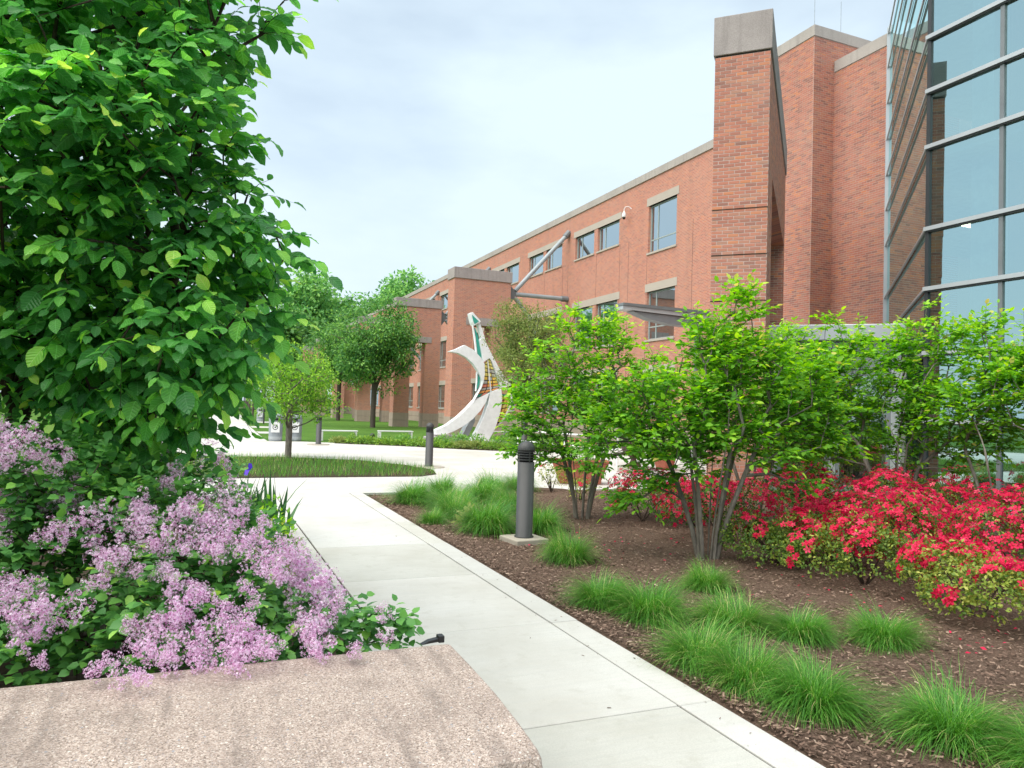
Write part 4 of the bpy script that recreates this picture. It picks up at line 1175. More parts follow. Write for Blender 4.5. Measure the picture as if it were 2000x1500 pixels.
def twigs(pos, par, ends, rs, per_end, L, leaves, centre, droop=0.2, flat=0.5, up=0.15):
    """leaf positions along short twigs; also returns the twig lines"""
    P, D, N, TT, lines = [], [], [], [], []
    for e in ends:
        base = pos[e]; pd = pos[e] - pos[par[e]]; pd = pd / max(np.linalg.norm(pd), 1e-6)
        out = base - centre; out = out / max(np.linalg.norm(out), 1e-6)
        for q in range(per_end):
            d = pd * 0.7 + out * 0.5 + rs.normal(0, 0.55, 3); d[2] = d[2] * flat + up; d /= np.linalg.norm(d)
            l = L * rs.uniform(0.6, 1.2); k = max(3, int(leaves * rs.uniform(0.7, 1.2)))
            side = np.cross(d, (0, 0, 1)); side /= max(np.linalg.norm(side), 1e-6)
            prev = base
            for i in range(k):
                t = (i + 0.6) / k
                p = base + d * l * t + np.array((0, 0, -droop * l * t * t))
                sg = 1 if i % 2 else -1
                last = i == k - 1
                ld = d * (1.0 if last else 0.55) + side * (0 if last else 0.85 * sg) + rs.normal(0, 0.22, 3) + np.array((0, 0, -droop * 1.1))
                nn = np.array((0, 0, 1.0)) + rs.normal(0, 0.33, 3) + side * sg * 0.25
                P.append(p); D.append(ld); N.append(nn); TT.append(t)
            lines.append((base, base + d * l * 0.5 + np.array((0, 0, -droop * l * .25)), base + d * l + np.array((0, 0, -droop * l))))
    return np.array(P), np.array(D), np.array(N), np.array(TT), lines

def twig_mesh(root, lines, r, mat):
    org = np.array(root.location); V, F = [], []
    for ln in lines:
        o = len(V)
        for i, p in enumerate(ln):
            rr_ = r * (1 - 0.35 * i)
            V += [p - org + np.array((rr_, 0, 0)), p - org + np.array((-rr_ * .5, rr_ * .87, 0)), p - org + np.array((-rr_ * .5, -rr_ * .5, rr_ * .7))]
        for i in range(len(ln) - 1):
            for q in range(3):
                a, b = o + 3 * i + q, o + 3 * i + (q + 1) % 3
                F += [(a, b, b + 3), (a, b + 3, a + 3)]
    o = bpy.data.objects.new('twigs', mesh_np('twigs', np.array(V), np.array(F), None, mat)); link(o, root); o['kind'] = 'stuff'

# ---- the big leafy tree at the left
TBLOBS = [(-0.2,4.74,1.56,0.22),(-0.42,4.85,1.5,0.24),(-0.62,5.05,1.5,0.24),(-0.02,4.6,1.62,0.18),(0.01,4.84,3.85,0.3),(-0.4,4.59,3.64,0.35),(-0.71,4.57,3.47,0.47),(-1.1,4.73,3.51,0.47),(0.03,4.85,3.44,0.25),(-0.24,4.49,3.13,0.37),(-0.66,4.35,2.92,0.45),(-1.12,4.54,2.91,0.45),(0.01,4.83,2.92,0.28),(-0.41,4.69,2.64,0.44),(-0.83,4.54,2.47,0.46),(-1.26,4.83,2.48,0.47),(0.05,4.65,2.59,0.28),(0.24,4.69,2.37,0.22),(0.04,4.52,2.25,0.35),(-0.44,4.93,2.2,0.46),(-0.87,4.9,2.04,0.44),(-1.3,5.08,2.03,0.47),(0.19,4.62,2.04,0.21),(-0.13,4.3,1.88,0.28),(-0.32,4.68,1.91,0.35),(-0.76,4.98,1.9,0.33),(-1.26,5.19,1.82,0.36),(0.04,4.39,1.73,0.14),(-0.08,4.5,1.73,0.21),(-0.56,5.12,1.72,0.25),(0.25,4.85,4.01,0.14),(0.2,4.88,3.78,0.11),(0.3,4.74,3.36,0.08),(-0.77,4.79,4.06,0.58),(-0.24,4.72,4.17,0.47),(-1.49,5.09,3.95,0.58),(0.36,4.72,3.12,0.07)]
back = [(x - 0.25, y + 0.95, z + 0.05, r * 1.1) for x, y, z, r in TBLOBS if x < 0.25]
rs = np.random.default_rng(21)
big = thing('witch_hazel_tree', 'big dense tree with large round green leaves filling the left edge', 'tree', (-1.1, 5.5, 0))
tg = np.concatenate([blob_points(TBLOBS, 620, rs, 0.35), blob_points(back, 330, rs, 0.25)])
stems = [[(-1.1, 5.5, -.03), (-1.0, 5.45, .5), (-.8, 5.35, 1.1), (-.45, 5.2, 1.7), (-.2, 5.05, 2.3)],
         [(-1.2, 5.55, -.03), (-1.2, 5.5, .6), (-1.05, 5.4, 1.4), (-.85, 5.2, 2.2), (-.7, 5.1, 3.0)],
         [(-1.25, 5.45, -.03), (-1.4, 5.3, .7), (-1.45, 5.2, 1.5), (-1.35, 5.1, 2.4), (-1.2, 5.0, 3.2)],
         [(-1.05, 5.6, -.03), (-.75, 5.6, .7), (-.4, 5.4, 1.3), (-.1, 5.1, 1.7), (.15, 4.9, 2.0)]]
pos, par, ends = grow(stems, tg, 0.16, 0.25, 0.07, rs)
rad, w = radii(par, 0.062, 0.004, 0.48)
limbs('trunk', pos, par, rad, w, M['bark'], big, np.array((-1.1, 5.5, 0)))
P, D_, N_, TT, lines = twigs(pos, par, ends, rs, 3, 0.28, 7, np.array((-0.6, 5.1, 2.5)), 0.32, 0.6, 0.05)
twig_mesh(big, lines, 0.0035, M['bark'])
s_ = rs.choice([.062, .08, .095, .11, .13], len(P)) * rs.uniform(.9, 1.12, len(P)) * np.where(TT > 0.85, 0.85, 1.0)
ti = np.clip(rs.beta(2, 2.5, len(P)) * 0.85 + np.where(TT > 0.8, rs.random(len(P)) * 0.45, 0), 0, .93)
place_leaves(big, P, D_, N_, s_, ti, LEAF_BIG, M['leaf_near'], 300)

# ---- lilac in bloom
LBLOBS = [(-0.95,4.45,1.02,0.33),(-0.6,4.5,1.03,0.30),(-0.25,4.6,0.98,0.24),(-1.17,5.82,1.16,0.2),(-0.9,5.06,1.01,0.36),(-0.53,5.01,1.07,0.37),(-0.18,5.19,1.05,0.29),(-0.71,4.34,0.7,0.36),(-0.37,4.25,0.75,0.36),(-0.01,4.15,0.81,0.32),(0.16,4.16,0.70,0.26),(-0.68,4.01,0.39,0.28),(-0.36,3.88,0.45,0.28),(-0.04,3.74,0.53,0.31),(0.27,3.85,0.55,0.27),(0.50,3.95,0.46,0.2),(0.22,3.52,0.48,0.18),(0.48,3.61,0.47,0.18),(0.66,3.62,0.42,0.16),(-0.42,5.61,1.18,0.21),(0.17,7.11,0.91,0.16),(0.86,3.69,0.43,0.09),
 (-0.55,6.2,0.8,0.38),(-1.1,6.2,0.9,0.45),(-1.3,4.6,0.7,0.5),(-1.3,5.3,0.8,0.5)]
PAN = [(-0.90,4.30,1.34,0.045),(-0.77,4.05,1.31,0.06),(-0.80,3.98,1.24,0.045),(-0.62,4.2,1.2,0.05),(-0.95,4.25,1.22,0.05),(-0.81,4.84,1.1,0.048),(-0.84,4.57,1.06,0.051),(-0.67,4.38,1.01,0.061),(-0.58,4.29,0.99,0.043),(-0.58,4.5,1.07,0.034),(-0.9,4.48,1.0,0.044),(-0.84,4.31,0.95,0.043),(-0.85,4.17,0.9,0.036),(-0.53,4.04,0.91,0.072),(-0.58,3.98,0.88,0.04),(-0.28,4.18,1.01,0.055),(-0.25,4.06,0.97,0.048),(-0.23,4.91,1.18,0.032),(-0.12,4.43,1.11,0.053),(-0.14,4.27,1.07,0.04),(0.02,7.06,1.07,0.057),(0.16,7.0,0.96,0.057),(0.26,6.97,0.85,0.048),(-0.27,3.97,0.93,0.052),(-0.2,3.83,0.9,0.055),(-0.15,3.76,0.86,0.04),(-0.01,4.03,1.0,0.06),(-0.03,3.9,0.95,0.068),(0.04,3.83,0.94,0.057),(0.17,3.98,1.02,0.049),(0.16,3.82,0.96,0.052),(0.12,3.73,0.92,0.046),(-0.02,3.71,0.88,0.05),(0.27,3.7,0.94,0.036),(0.1,3.63,0.85,0.049),(0.19,3.6,0.87,0.04),(0.25,3.62,0.9,0.03),(-0.37,3.79,0.82,0.044),(-0.32,3.73,0.79,0.048),(-0.39,3.71,0.75,0.038),(-0.23,3.67,0.78,0.029),(-0.1,3.57,0.76,0.038),(-0.07,3.5,0.72,0.046),(-0.0,3.46,0.71,0.037),(-0.14,3.62,0.77,0.024),(0.29,3.5,0.83,0.054),(0.35,3.51,0.85,0.044),(0.47,3.7,0.78,0.058),(0.49,3.63,0.74,0.062),(0.43,3.66,0.74,0.051),(0.34,3.41,0.78,0.043),(0.57,3.54,0.7,0.051),(0.52,3.53,0.68,0.045),(0.44,3.55,0.65,0.045),(0.21,3.38,0.73,0.028),(0.23,3.34,0.69,0.028),(-0.76,3.82,0.72,0.033),(-0.74,3.76,0.67,0.037),(-0.71,3.7,0.62,0.046),(-0.63,3.65,0.61,0.041),(-0.57,3.6,0.58,0.031),(-0.48,3.61,0.63,0.055),(-0.64,3.75,0.7,0.042),(-0.62,3.57,0.52,0.035),(-0.51,3.22,0.545,0.024),(-0.24,3.46,0.59,0.031),(-0.04,3.42,0.65,0.046),(-0.14,3.4,0.57,0.045),(-0.07,3.37,0.58,0.054),(-0.04,3.27,0.545,0.043),(0.03,3.33,0.57,0.045),(0.03,3.16,0.545,0.038),(-0.16,3.18,0.545,0.046),(-0.08,3.1,0.545,0.033),(-0.21,3.01,0.545,0.027),(-0.15,2.99,0.545,0.024),(0.1,3.38,0.66,0.037),(0.15,3.28,0.58,0.04),(0.21,3.25,0.59,0.04),(0.2,3.22,0.54,0.053),(0.27,3.21,0.56,0.04),(0.12,3.08,0.545,0.046),(0.27,3.08,0.545,0.03),(-0.29,3.09,0.545,0.032),(0.53,3.47,0.61,0.044),(0.51,3.44,0.56,0.054),(0.47,3.24,0.545,0.056),(0.49,3.09,0.545,0.035),(0.6,3.07,0.545,0.027),(0.16,3.32,0.63,0.023),(0.59,3.42,0.58,0.029),(0.79,3.33,0.57,0.029),(0.77,3.16,0.545,0.023)]
rs = np.random.default_rng(33)
lil = thing('lilac_bush', 'wide lilac bush covered in pink purple flower clusters behind the planter wall', 'lilac', (-0.2, 4.4, 0))
LB = np.array(LBLOBS)
tg = blob_points(LBLOBS, 1500, rs, 0.5); tg = tg[(tg[:, 2] > 0.12) & (tg[:, 1] > 3.2)]
stems = [[(x, y, -.02), (x + dx * .5, y + dy * .5, .22), (x + dx, y + dy, .45)] for x, y, dx, dy in
         [(-.2, 4.4, -.2, -.2), (0.0, 4.3, .1, -.1), (-.5, 4.6, -.1, 0), (.3, 4.2, .1, -.2), (-.7, 4.9, -.1, 0), (-.4, 5.2, 0, 0), (-.9, 5.4, 0, 0), (.5, 4.0, .1, -.1), (0, 6.2, 0, 0)]]
pos, par, ends = grow(stems, tg, 0.14, 0.2, 0.08, rs)
rad, w = radii(par, 0.018, 0.0025, 0.45)
limbs('stems', pos, par, rad, w, M['bark'], lil, np.array(lil.location), 5, 3)
P, D_, N_, TT, lines = twigs(pos, par, ends, rs, 2, 0.15, 8, np.array((-0.3, 4.7, 0.3)), 0.15, 0.8, 0.2)
keep = (P[:, 2] > 0.06) & ~((P[:, 1] < 3.2) & (P[:, 2] < 0.52))
P, D_, N_, TT = P[keep], D_[keep], N_[keep], TT[keep]
N_ = N_ + (CAM - P) / np.linalg.norm(CAM - P, axis=1)[:, None] * 0.25
ti = np.clip(rs.beta(2.2, 2.6, len(P)) + np.where(TT > .85, .15, 0), 0, 1)
place_leaves(lil, P, D_, N_, rs.uniform(0.036, 0.064, len(P)), ti, LEAF_ROUND, M['leaf_lilac'], 300, 'leaf', 'foliage')
def panicle(seed):
    r = np.random.default_rng(seed); V, T, C = [], [], []
    pet = np.array([(0, 0, 0), (.5, .30, .10), (1.0, 0.0, -.04), (.5, -.30, .10)]); pT = np.array([(0, 3, 2), (0, 2, 1)])
    n = 150
    ctr = r.normal(0, .45, (9, 3)); ctr[:, 0] *= 1.15; rad_ = r.uniform(.28, .5, 9)
    for i in range(n):
        k = r.integers(0, 9); d = unit(r.normal(0, 1, 3)); p = ctr[k] + d * rad_[k]
        f = unit(d * 1.2 + r.normal(0, .35, 3)); a = unit(np.cross(f, r.normal(0, 1, 3))); b = np.cross(f, a)
        bud = r.random() < 0.13; s = r.uniform(.095, .135) * (0.6 if bud else 1)
        tn = r.uniform(0, .2) if bud else np.clip(r.normal(.68, .2), .2, 1)
        for q in range(4):
            an = q * math.pi / 2; x = a * math.cos(an) + b * math.sin(an); y = -a * math.sin(an) + b * math.cos(an)
            if bud: x = x * .35 + f
            R = np.stack([unit(x), y, f], -1) * s
            o = len(V); V += list(pet @ R.T + p); T += list(pT + o); C += [tn, tn]
        st_ = len(V); V += [p, p - f * .2 + a * .02, p - f * .2 - a * .02]; T.append(np.array((st_, st_ + 1, st_ + 2))); C.append(.1)
    return mesh_np('flower_cluster', np.array(V), np.array(T), np.array(C), M['lilac_flower'])
PM = [panicle(100 + i) for i in range(6)]
for i, (x, y, z, r) in enumerate(PAN):
    for q in range(2 if r < 0.03 else 3):
        o = bpy.data.objects.new('flower_cluster', PM[(i + q * 3) % 6]); link(o, lil)
        j = rs.normal(0, 1, 3) * r * (0.0 if q == 0 else 0.75)
        o.location = (x + 0.2 + j[0], y - 4.4 + j[1] - 0.05, z + j[2] + 0.02)
        o.rotation_euler = tuple(rs.uniform(0, 6.28, 3)); sc_ = r * (1.35 if q == 0 else 1.05); o.scale = (sc_,) * 3
# ---- small shrub trees in the mulch bed
def shrub(label, base, blobs, stems_n, ntar, seed, single=150, leaf=(0.055, 0.095), lper=8, spread=0.27, rb=0.028, mat='leaf_shrub'):
    r = np.random.default_rng(seed); bx_, by_ = base
    t = thing('multi_stem_shrub', label, 'shrub', (bx_, by_, 0), 0, 'multi stem shrubs in the mulch bed')
    B = [(bx_ + x, by_ + y, z, q) for x, y, z, q in blobs]
    tg = blob_points(B, int(ntar * 1.6), r, 0.25)
    cz = np.array((bx_, by_, 0.9))
    st_ = []
    for k in range(stems_n):
        a = 2 * math.pi * k / stems_n + r.uniform(-.3, .3); sp = r.uniform(.15, .5)
        x0, y0 = bx_ + math.cos(a) * .09, by_ + math.sin(a) * .09
        st_.append([(x0 + math.cos(a) * sp * q ** 1.3, y0 + math.sin(a) * sp * q ** 1.3, -.02 + 1.25 * q) for q in (0, .25, .5, .75, 1.0)])
    pos, par, ends = grow(st_, tg, 0.16, 0.35, 0.07, r)
    rad, w = radii(par, rb, 0.0025, 0.42)
    for k in range(stems_n * 5): rad[k] = max(rad[k], rb * (.42 - .05 * (k % 5)))
    limbs('stems', pos, par, rad, w, M['bark_grey'], t, np.array((bx_, by_, 0)), 6, 4)
    P, D_, N_, TT, lines = twigs(pos, par, ends, r, 4, spread, lper, cz, 0.12, 0.45, 0.12)
    twig_mesh(t, lines, 0.0028, M['bark'])
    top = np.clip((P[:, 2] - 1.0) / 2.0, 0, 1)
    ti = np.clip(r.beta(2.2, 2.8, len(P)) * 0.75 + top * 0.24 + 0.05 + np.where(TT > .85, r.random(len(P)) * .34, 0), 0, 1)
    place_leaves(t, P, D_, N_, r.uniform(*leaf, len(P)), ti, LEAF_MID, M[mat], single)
    return t
shrub('bright green multi stem shrub just right of the nearest bollard', (5.05, 9.35),
      [(-.55, .1, 1.5, .5), (.0, 0, 1.7, .55), (.5, .2, 1.6, .5), (-.4, .1, 2.2, .4), (.25, 0, 2.4, .45), (.9, -.1, 2.0, .4), (.55, .1, 2.65, .28), (-.1, .1, 2.75, .22), (-.9, -.1, 1.35, .32), (.95, 0, 1.3, .35), (-.45, -.25, 1.0, .28), (-1.05, -.2, 0.95, .18), (.3, -.2, 1.15, .35), (1.15, -.2, 1.7, .3), (-.75, .2, 1.8, .35), (.75, -.3, 1.0, .3), (-.2, -.3, 0.85, .22), (1.25, -.4, 1.25, .3)], 7, 260, 41)
shrub('bright green multi stem shrub with spreading grey stems in the middle of the bed', (5.02, 6.47),
      [(-.55, .1, 1.35, .38), (0.0, 0, 1.55, .45), (.55, -.1, 1.5, .42), (-.45, .2, 1.85, .35), (.1, 0, 2.1, .4), (.5, -.2, 2.05, .36), (.35, -.1, 2.55, .22), (.1, 0, 2.4, .3), (-.8, .3, 1.65, .28), (.95, -.4, 1.55, .3), (-.35, .25, .95, .26), (.75, -.4, 1.05, .25), (-.65, .4, .6, .16), (.3, -.1, 2.8, .1), (1.1, -.5, 1.25, .26), (-.2, -.1, 1.2, .3), (.35, -.3, 1.2, .3), (-.95, .5, 1.3, .25), (.85, -.5, 1.9, .28)], 9, 280, 42)
shrub('green multi stem shrub at the back, between the middle shrub and the vestibule', (7.6, 8.75),
      [(-.3, .2, 1.7, .5), (.3, -.2, 1.8, .5), (0, 0, 2.3, .45), (.5, -.5, 2.2, .4), (-.4, .4, 2.2, .4), (0, 0, 1.3, .4), (.7, -.6, 1.5, .35), (.6, -.7, 1.9, .4), (-.3, .2, 2.6, .3), (.4, -.3, 2.65, .3), (.9, -.9, 1.2, .35)], 6, 220, 43, 60)
shrub('green multi stem shrub in front of the grey vestibule post', (8.55, 7.1),
      [(-.6, .5, 1.7, .5), (0, 0, 1.8, .55), (.5, -.4, 1.75, .5), (-.3, .3, 2.4, .42), (.2, -.15, 2.5, .42), (.55, -.45, 2.45, .38), (-.55, .5, 2.75, .2), (.3, -.2, 2.9, .2), (.8, -.7, 1.4, .35), (-.8, .6, 1.3, .35), (0.1, 0, 1.25, .4), (-1.0, .8, 2.0, .42), (-.9, .7, 1.55, .4), (-.6, .5, 2.3, .35), (.9, -.8, 2.1, .35), (-1.1, .8, 1.3, .35), (.5, -.5, 1.2, .4)], 7, 330, 44, 100)
shrub('green multi stem shrub with leaning trunks in front of the glass at the right edge', (8.9, 5.9),
      [(.1, -.2, 1.9, .45), (.5, -.5, 2.0, .5), (.2, -.3, 2.45, .4), (.75, -.7, 2.4, .4), (.1, 0, 2.2, .35), (.9, -.9, 1.7, .4), (.5, -.4, 1.3, .3), (-.1, .1, 2.7, .2), (1.1, -1.1, 2.2, .4), (.5, -.5, 2.7, .3), (.9, -.9, 2.6, .3), (-.2, .2, 1.7, .35), (1.1, -1.0, 1.4, .35)], 4, 250, 45, 80, rb=0.035)

# ---- azaleas
FL = []
def flower_template():
    V, T = [], []
    for k in range(5):
        a = 2 * math.pi * k / 5; b = 0.52
        c, s = math.cos(a), math.sin(a)
        def pt(r, w, z): return (r * c - w * s, r * s + w * c, z)
        o = len(V); V += [pt(0.05, 0, -.25), pt(.55, .3, .12), pt(.98, .14, .02), pt(.98, -.14, .06), pt(.55, -.3, .12)]
        T += [(o, o + 1, o + 4), (o + 1, o + 2, o + 4), (o + 2, o + 3, o + 4)]
    return np.array(V), np.array(T)
FLT = flower_template()
def azalea(label, c, r, h, bloom, seed, single=0, nleaf=1700, green=0.0):
    """mound of small leaves; bloom = share of the skin that flowers, green = bias of leaf colour to yellow"""
    q = np.random.default_rng(seed); cx, cy = c
    t = thing('azalea_bush', label, 'azalea', (cx, cy, 0), 0, 'azaleas in the bed')
    lob = [(q.normal(0, .42) * r, q.normal(0, .42) * r, q.uniform(.3, .62) * h, q.uniform(.42, .62)) for _ in range(9)]
    def skin(n, lo):
        k = q.integers(0, 9, n); L = np.array(lob)[k]
        d = unit(q.normal(0, 1, (n, 3))); d[:, 2] = np.abs(d[:, 2]) * 1.0 - .25; d = unit(d)
        f = lo + (1 - lo) * q.random(n) ** .5
        p = L[:, :3] + d * np.stack([L[:, 3] * r, L[:, 3] * r, L[:, 3] * h * .95], -1) * f[:, None]
        # drop points buried in other lobes
        A = np.array(lob); sc_ = np.stack([A[:, 3] * r, A[:, 3] * r, A[:, 3] * h * .95], -1)
        e2 = (((p[:, None] - A[None, :, :3]) / sc_[None]) ** 2).sum(2).min(1)
        ok = (p[:, 2] > 0.03) & (e2 > lo * .72)
        return p[ok] + np.array((cx, cy, 0)), d[ok]
    p, d = skin(nleaf, .62)
    k = len(p); reps = 3
    P = np.repeat(p, reps, 0) + q.normal(0, .012, (k * reps, 3)); d3 = np.repeat(d, reps, 0)
    D_ = d3 * .6 + q.normal(0, .8, (k * reps, 3)); N_ = d3 + q.normal(0, .35, (k * reps, 3)) + np.array((0, 0, .5))
    tint = np.clip(np.repeat(q.beta(2, 2.5, k), reps) * .75 + green + q.normal(0, .06, k * reps), 0, 1)
    place_leaves(t, P, D_, N_, q.uniform(.025, .042, k * reps), tint, LEAF_SMALL, M['leaf_azalea'], 0, 'leaf', 'foliage')
    p, d = skin(int(nleaf * .95), .94)
    ph = q.uniform(0, 6, 3)
    nz = np.sin(p[:, 0] * 9 + ph[0]) * np.sin(p[:, 1] * 8 + ph[1]) * .5 + .25 * np.sin(p[:, 0] * 23 + p[:, 1] * 17 + ph[2]) + .9 * (p[:, 2] / h - .62)
    thr = np.quantile(nz, 1 - bloom) if len(nz) else 0
    ok = nz >= thr; p, d = p[ok], d[ok]
    m_ = len(p)
    if m_:
        Dz = d + q.normal(0, .35, (m_, 3)) + np.array((0, 0, .25))       # flower axis
        ax = np.cross(Dz, q.normal(0, 1, (m_, 3)))
        place_leaves(t, p + unit(Dz) * .012, ax, Dz, q.uniform(.027, .04, m_), np.clip(q.normal(.5, .27, m_), 0, 1), FLT, M['azalea_flower'], single, 'flower', 'blossoms')
    r2 = random.Random(seed); mm = MB()
    for k in range(6):
        a = r2.uniform(0, 6.28); mm.tube([(0, 0, -.02), (math.cos(a) * r * .3, math.sin(a) * r * .3, h * .35), (math.cos(a) * r * .55, math.sin(a) * r * .55, h * .6)], [.012, .008, .004], 5)
    mm.build('stems', M['bark'], t)
    return t
AZ = [('low green azalea with few red flowers right of the middle shrub', (5.62, 6.05), .50, .46, .13, 0.10, 40),
      ('round yellow green azalea mound with red top, second in the front row', (5.78, 5.12), .58, .60, .22, 0.22, 60),
      ('yellow green azalea mound with red top at the right edge of the front row', (5.75, 4.02), .58, .54, .25, 0.32, 80),
      ('bright red azalea behind the low green one', (6.35, 6.05), .50, .68, .85, 0.1, 60),
      ('wide bright red azalea behind the second front mound', (6.70, 5.30), .66, .76, .9, 0.1, 80),
      ('bright red azalea behind the right front mound at the photo edge', (6.95, 4.45), .66, .76, .9, 0.1, 80),
      ('red and dark green azalea behind the left shrub stems', (5.85, 9.0), .62, .70, .52, 0.0, 60),
      ('red azalea directly behind the middle shrub stems', (5.95, 7.35), .66, .80, .55, -0.02, 60),
      ('dark red azalea at the back below the vestibule, left one', (7.75, 7.85), .62, .84, .55, -0.02, 30),
      ('dark red azalea at the back below the vestibule, right one', (8.15, 7.0), .62, .84, .55, -0.02, 30),
      ('tall red azalea against the glass wall at the right', (8.75, 6.3), .70, .92, .60, 0.05, 30),
      ('red azalea against the glass wall at the far right edge', (8.6, 5.3), .72, .82, .62, 0.05, 30),
      ('mostly green azalea farthest back before the vestibule doors', (8.9, 9.0), .65, .8, .12, 0.18, 0),
      ('pale green azalea with few flowers behind the dark red ones', (9.8, 7.7), .7, .9, .12, 0.22, 0),
      ('red azalea between the left and middle shrubs', (6.25, 8.3), .55, .68, .6, 0.0, 40),
      ('red azalea filling the gap behind the wide bright red one', (7.5, 6.35), .62, .76, .6, 0.02, 30)]
for i, (lab, c, r, h, bl, gr_, sg) in enumerate(AZ):
    azalea(lab, c, r, h, bl, 60 + i, sg, 3000 if i < 3 else 1900, gr_)
azalea('small pinkish yellow young azalea by the plaza behind the nearest bollard', (6.1, 12.5), .34, .5, .04, 90, 0, 700, .40)
azalea('tiny pale azalea right of the pinkish one, at the left shrub foot', (6.0, 11.2), .28, .36, .06, 91, 0, 500, .36)

# ---- ornamental grasses
def grass_mesh(seed, nb, rb, L, width, dry=0.05):
    q = np.random.default_rng(seed); K = 6
    az = q.uniform(0, 2 * math.pi, nb); br = rb * np.sqrt(q.random(nb)); ba = az + q.normal(0, .8, nb)
    p = np.stack([np.cos(ba) * br, np.sin(ba) * br, np.zeros(nb)], -1)
    th0 = q.uniform(.0, 1.0, nb); th1 = q.uniform(1.2, 2.9, nb); l = L * q.uniform(.5, 1.1, nb) * (1 + .22 * np.sin(az * 3 + seed))
    side = np.stack([-np.sin(az), np.cos(az), np.zeros(nb)], -1); h = np.stack([np.cos(az), np.sin(az), np.zeros(nb)], -1)
    rows = []
    for i in range(K):
        t = i / (K - 1); wd = width * (1 - t) ** .7 if i < K - 1 else 0
        rows.append(p + side * wd); rows.append(p - side * wd)
        th = th0 + th1 * t ** 1.3
        az2 = q.normal(0, .05, nb)
        p = p + (h * np.sin(th)[:, None] + np.array((0, 0, 1.0)) * np.cos(th)[:, None] + side * az2[:, None]) * (l / (K - 1))[:, None]
        p[:, 2] = np.maximum(p[:, 2], 0.004 + .01 * q.random(nb))
    V = np.stack(rows, 1).reshape(-1, 3)
    T = []
    for i in range(K - 1):
        a = 2 * i; T += [(a, a + 1, a + 3), (a, a + 3, a + 2)]
    T = np.array(T)[None] + (np.arange(nb) * 2 * K)[:, None, None]
    tint = np.clip(q.beta(2.4, 2.4, nb) * .85, 0, .92); dr = q.random(nb) < dry; tint[dr] = q.uniform(.93, 1, dr.sum())
    return mesh_np('blades', V, T.reshape(-1, 3), np.repeat(tint, 2 * (K - 1)), M['grass_clump'])
GM = [grass_mesh(200 + i, 2600, .15 + .015 * i, .50, .0027, .05 + .03 * i) for i in range(4)]
GL = [((3.78, 12.0), .85, 'far left grass clump at the path corner, back one'), ((3.10, 11.3), .85, 'grass clump at the path corner beside the plaza edge'), ((3.48, 10.55), .9, 'grass clump third from the path corner, bright tips'),
      ((4.75, 12.1), .9, 'grass clump at the plaza edge left of the nearest bollard'), ((5.5, 12.7), .85, 'grass clump at the plaza edge directly behind the nearest bollard'), ((4.2, 11.2), .9, 'grass clump in the middle of the back group by the bollard'),
      ((3.30, 9.75), .8, 'small grass clump behind the white leaved plant'), ((4.3, 10.2), .85, 'grass clump in the back group nearest the bollard shaft'), ((3.30, 8.55), .92, 'grass clump at the left side of the bollard pad'), ((3.95, 8.45), .8, 'grass clump at the right side behind the bollard'),
      ((2.84, 9.35), .42, 'tiny grass tuft alone at the path edge'), ((3.5, 6.75), .95, 'dense dark grass clump in front of the bollard pad'),
      ((2.98, 5.15), .85, 'pale arching grass clump at the path edge, farthest of the near row'), ((3.15, 4.72), 1.0, 'large bright grass clump in the near row behind the path edge'), ((4.15, 5.35), .7, 'small grass clump in front of the middle shrub'),
      ((3.60, 4.35), .85, 'grass clump in the second near row, left one'), ((3.90, 3.98), .78, 'grass clump in the second near row, middle one'), ((4.38, 3.72), .82, 'grass clump standing alone in open mulch before the yellow azaleas'),
      ((2.93, 3.80), .88, 'dense grass clump overhanging the path, left of the frontmost trio'), ((2.92, 3.38), .78, 'grass clump in the middle of the frontmost trio'), ((3.05, 3.02), .86, 'grass clump at the right end of the frontmost trio'),
      ((3.42, 2.50), .86, 'grass clump alone at the lower right corner'), ((3.56, 2.12), .8, 'grass clump cut by the right photo edge at the bottom')]
for i, ((x, y), s, lab) in enumerate(GL):
    t = thing('ornamental_grass', lab, 'grass clump', (x, y, 0), random.uniform(0, 6.28), 'ornamental grass clumps in the mulch bed')
    o = bpy.data.objects.new('blades', GM[i % 4]); link(o, t); o.scale = tuple(s * (1.25 if y > 8 else 0.88) * random.uniform(.88, 1.08) * f_ for f_ in (1, 1, 1)); o['kind'] = 'stuff'

# grass bed around the small tree
q = np.random.default_rng(5)
n = 15000
x = q.uniform(-4, 5.15, n); y = q.uniform(15.66, 21.5, n)
front = np.interp(x, [-4, 4.45, 4.95, 5.2], [15.66, 15.68, 16.15, 17.2]); backy = np.interp(x, [-4, 2, 4.0, 4.9, 5.2], [21.5, 21.3, 20.1, 18.5, 17.3])
ok = (y > front) & (y < backy); x, y = x[ok], y[ok]; n = len(x)
tV = np.array([(0, -.022, 0), (0, .022, 0), (.55, .016, .03), (.55, -.016, .03), (1.0, 0, -.12)]); tT = np.array([(0, 1, 2), (0, 2, 3), (3, 2, 4)])
a = q.uniform(0, 6.28, n); lean = q.uniform(.1, .9, n)
d = np.stack([np.cos(a) * lean, np.sin(a) * lean, np.ones(n)], -1); nn = np.stack([np.cos(a), np.sin(a), -lean], -1)
V, T = scatter(tV, tT, frames(d, nn, q.uniform(.08, .2, n)), np.stack([x, y, np.zeros(n)], -1))
dry = np.sin(x * 1.7 + 1) * np.sin(y * 2.1) * .25 + np.clip((y - 18) * .1, 0, .4) + np.where(x < 1.2, .25, 0.08)
tint = np.clip(q.beta(2, 2, n) * .8 + np.where(q.random(n) < np.clip(dry, .03, .6), .4, 0), 0, 1)
o = bpy.data.objects.new('grass_tuft_cover', mesh_np('grass_tuft_cover', V, T, np.repeat(tint, 3), M['grass_clump'])); link(o)
tag(o, 'tufted green and straw coloured grass filling the bed around the small tree', 'grass', kind='stuff')

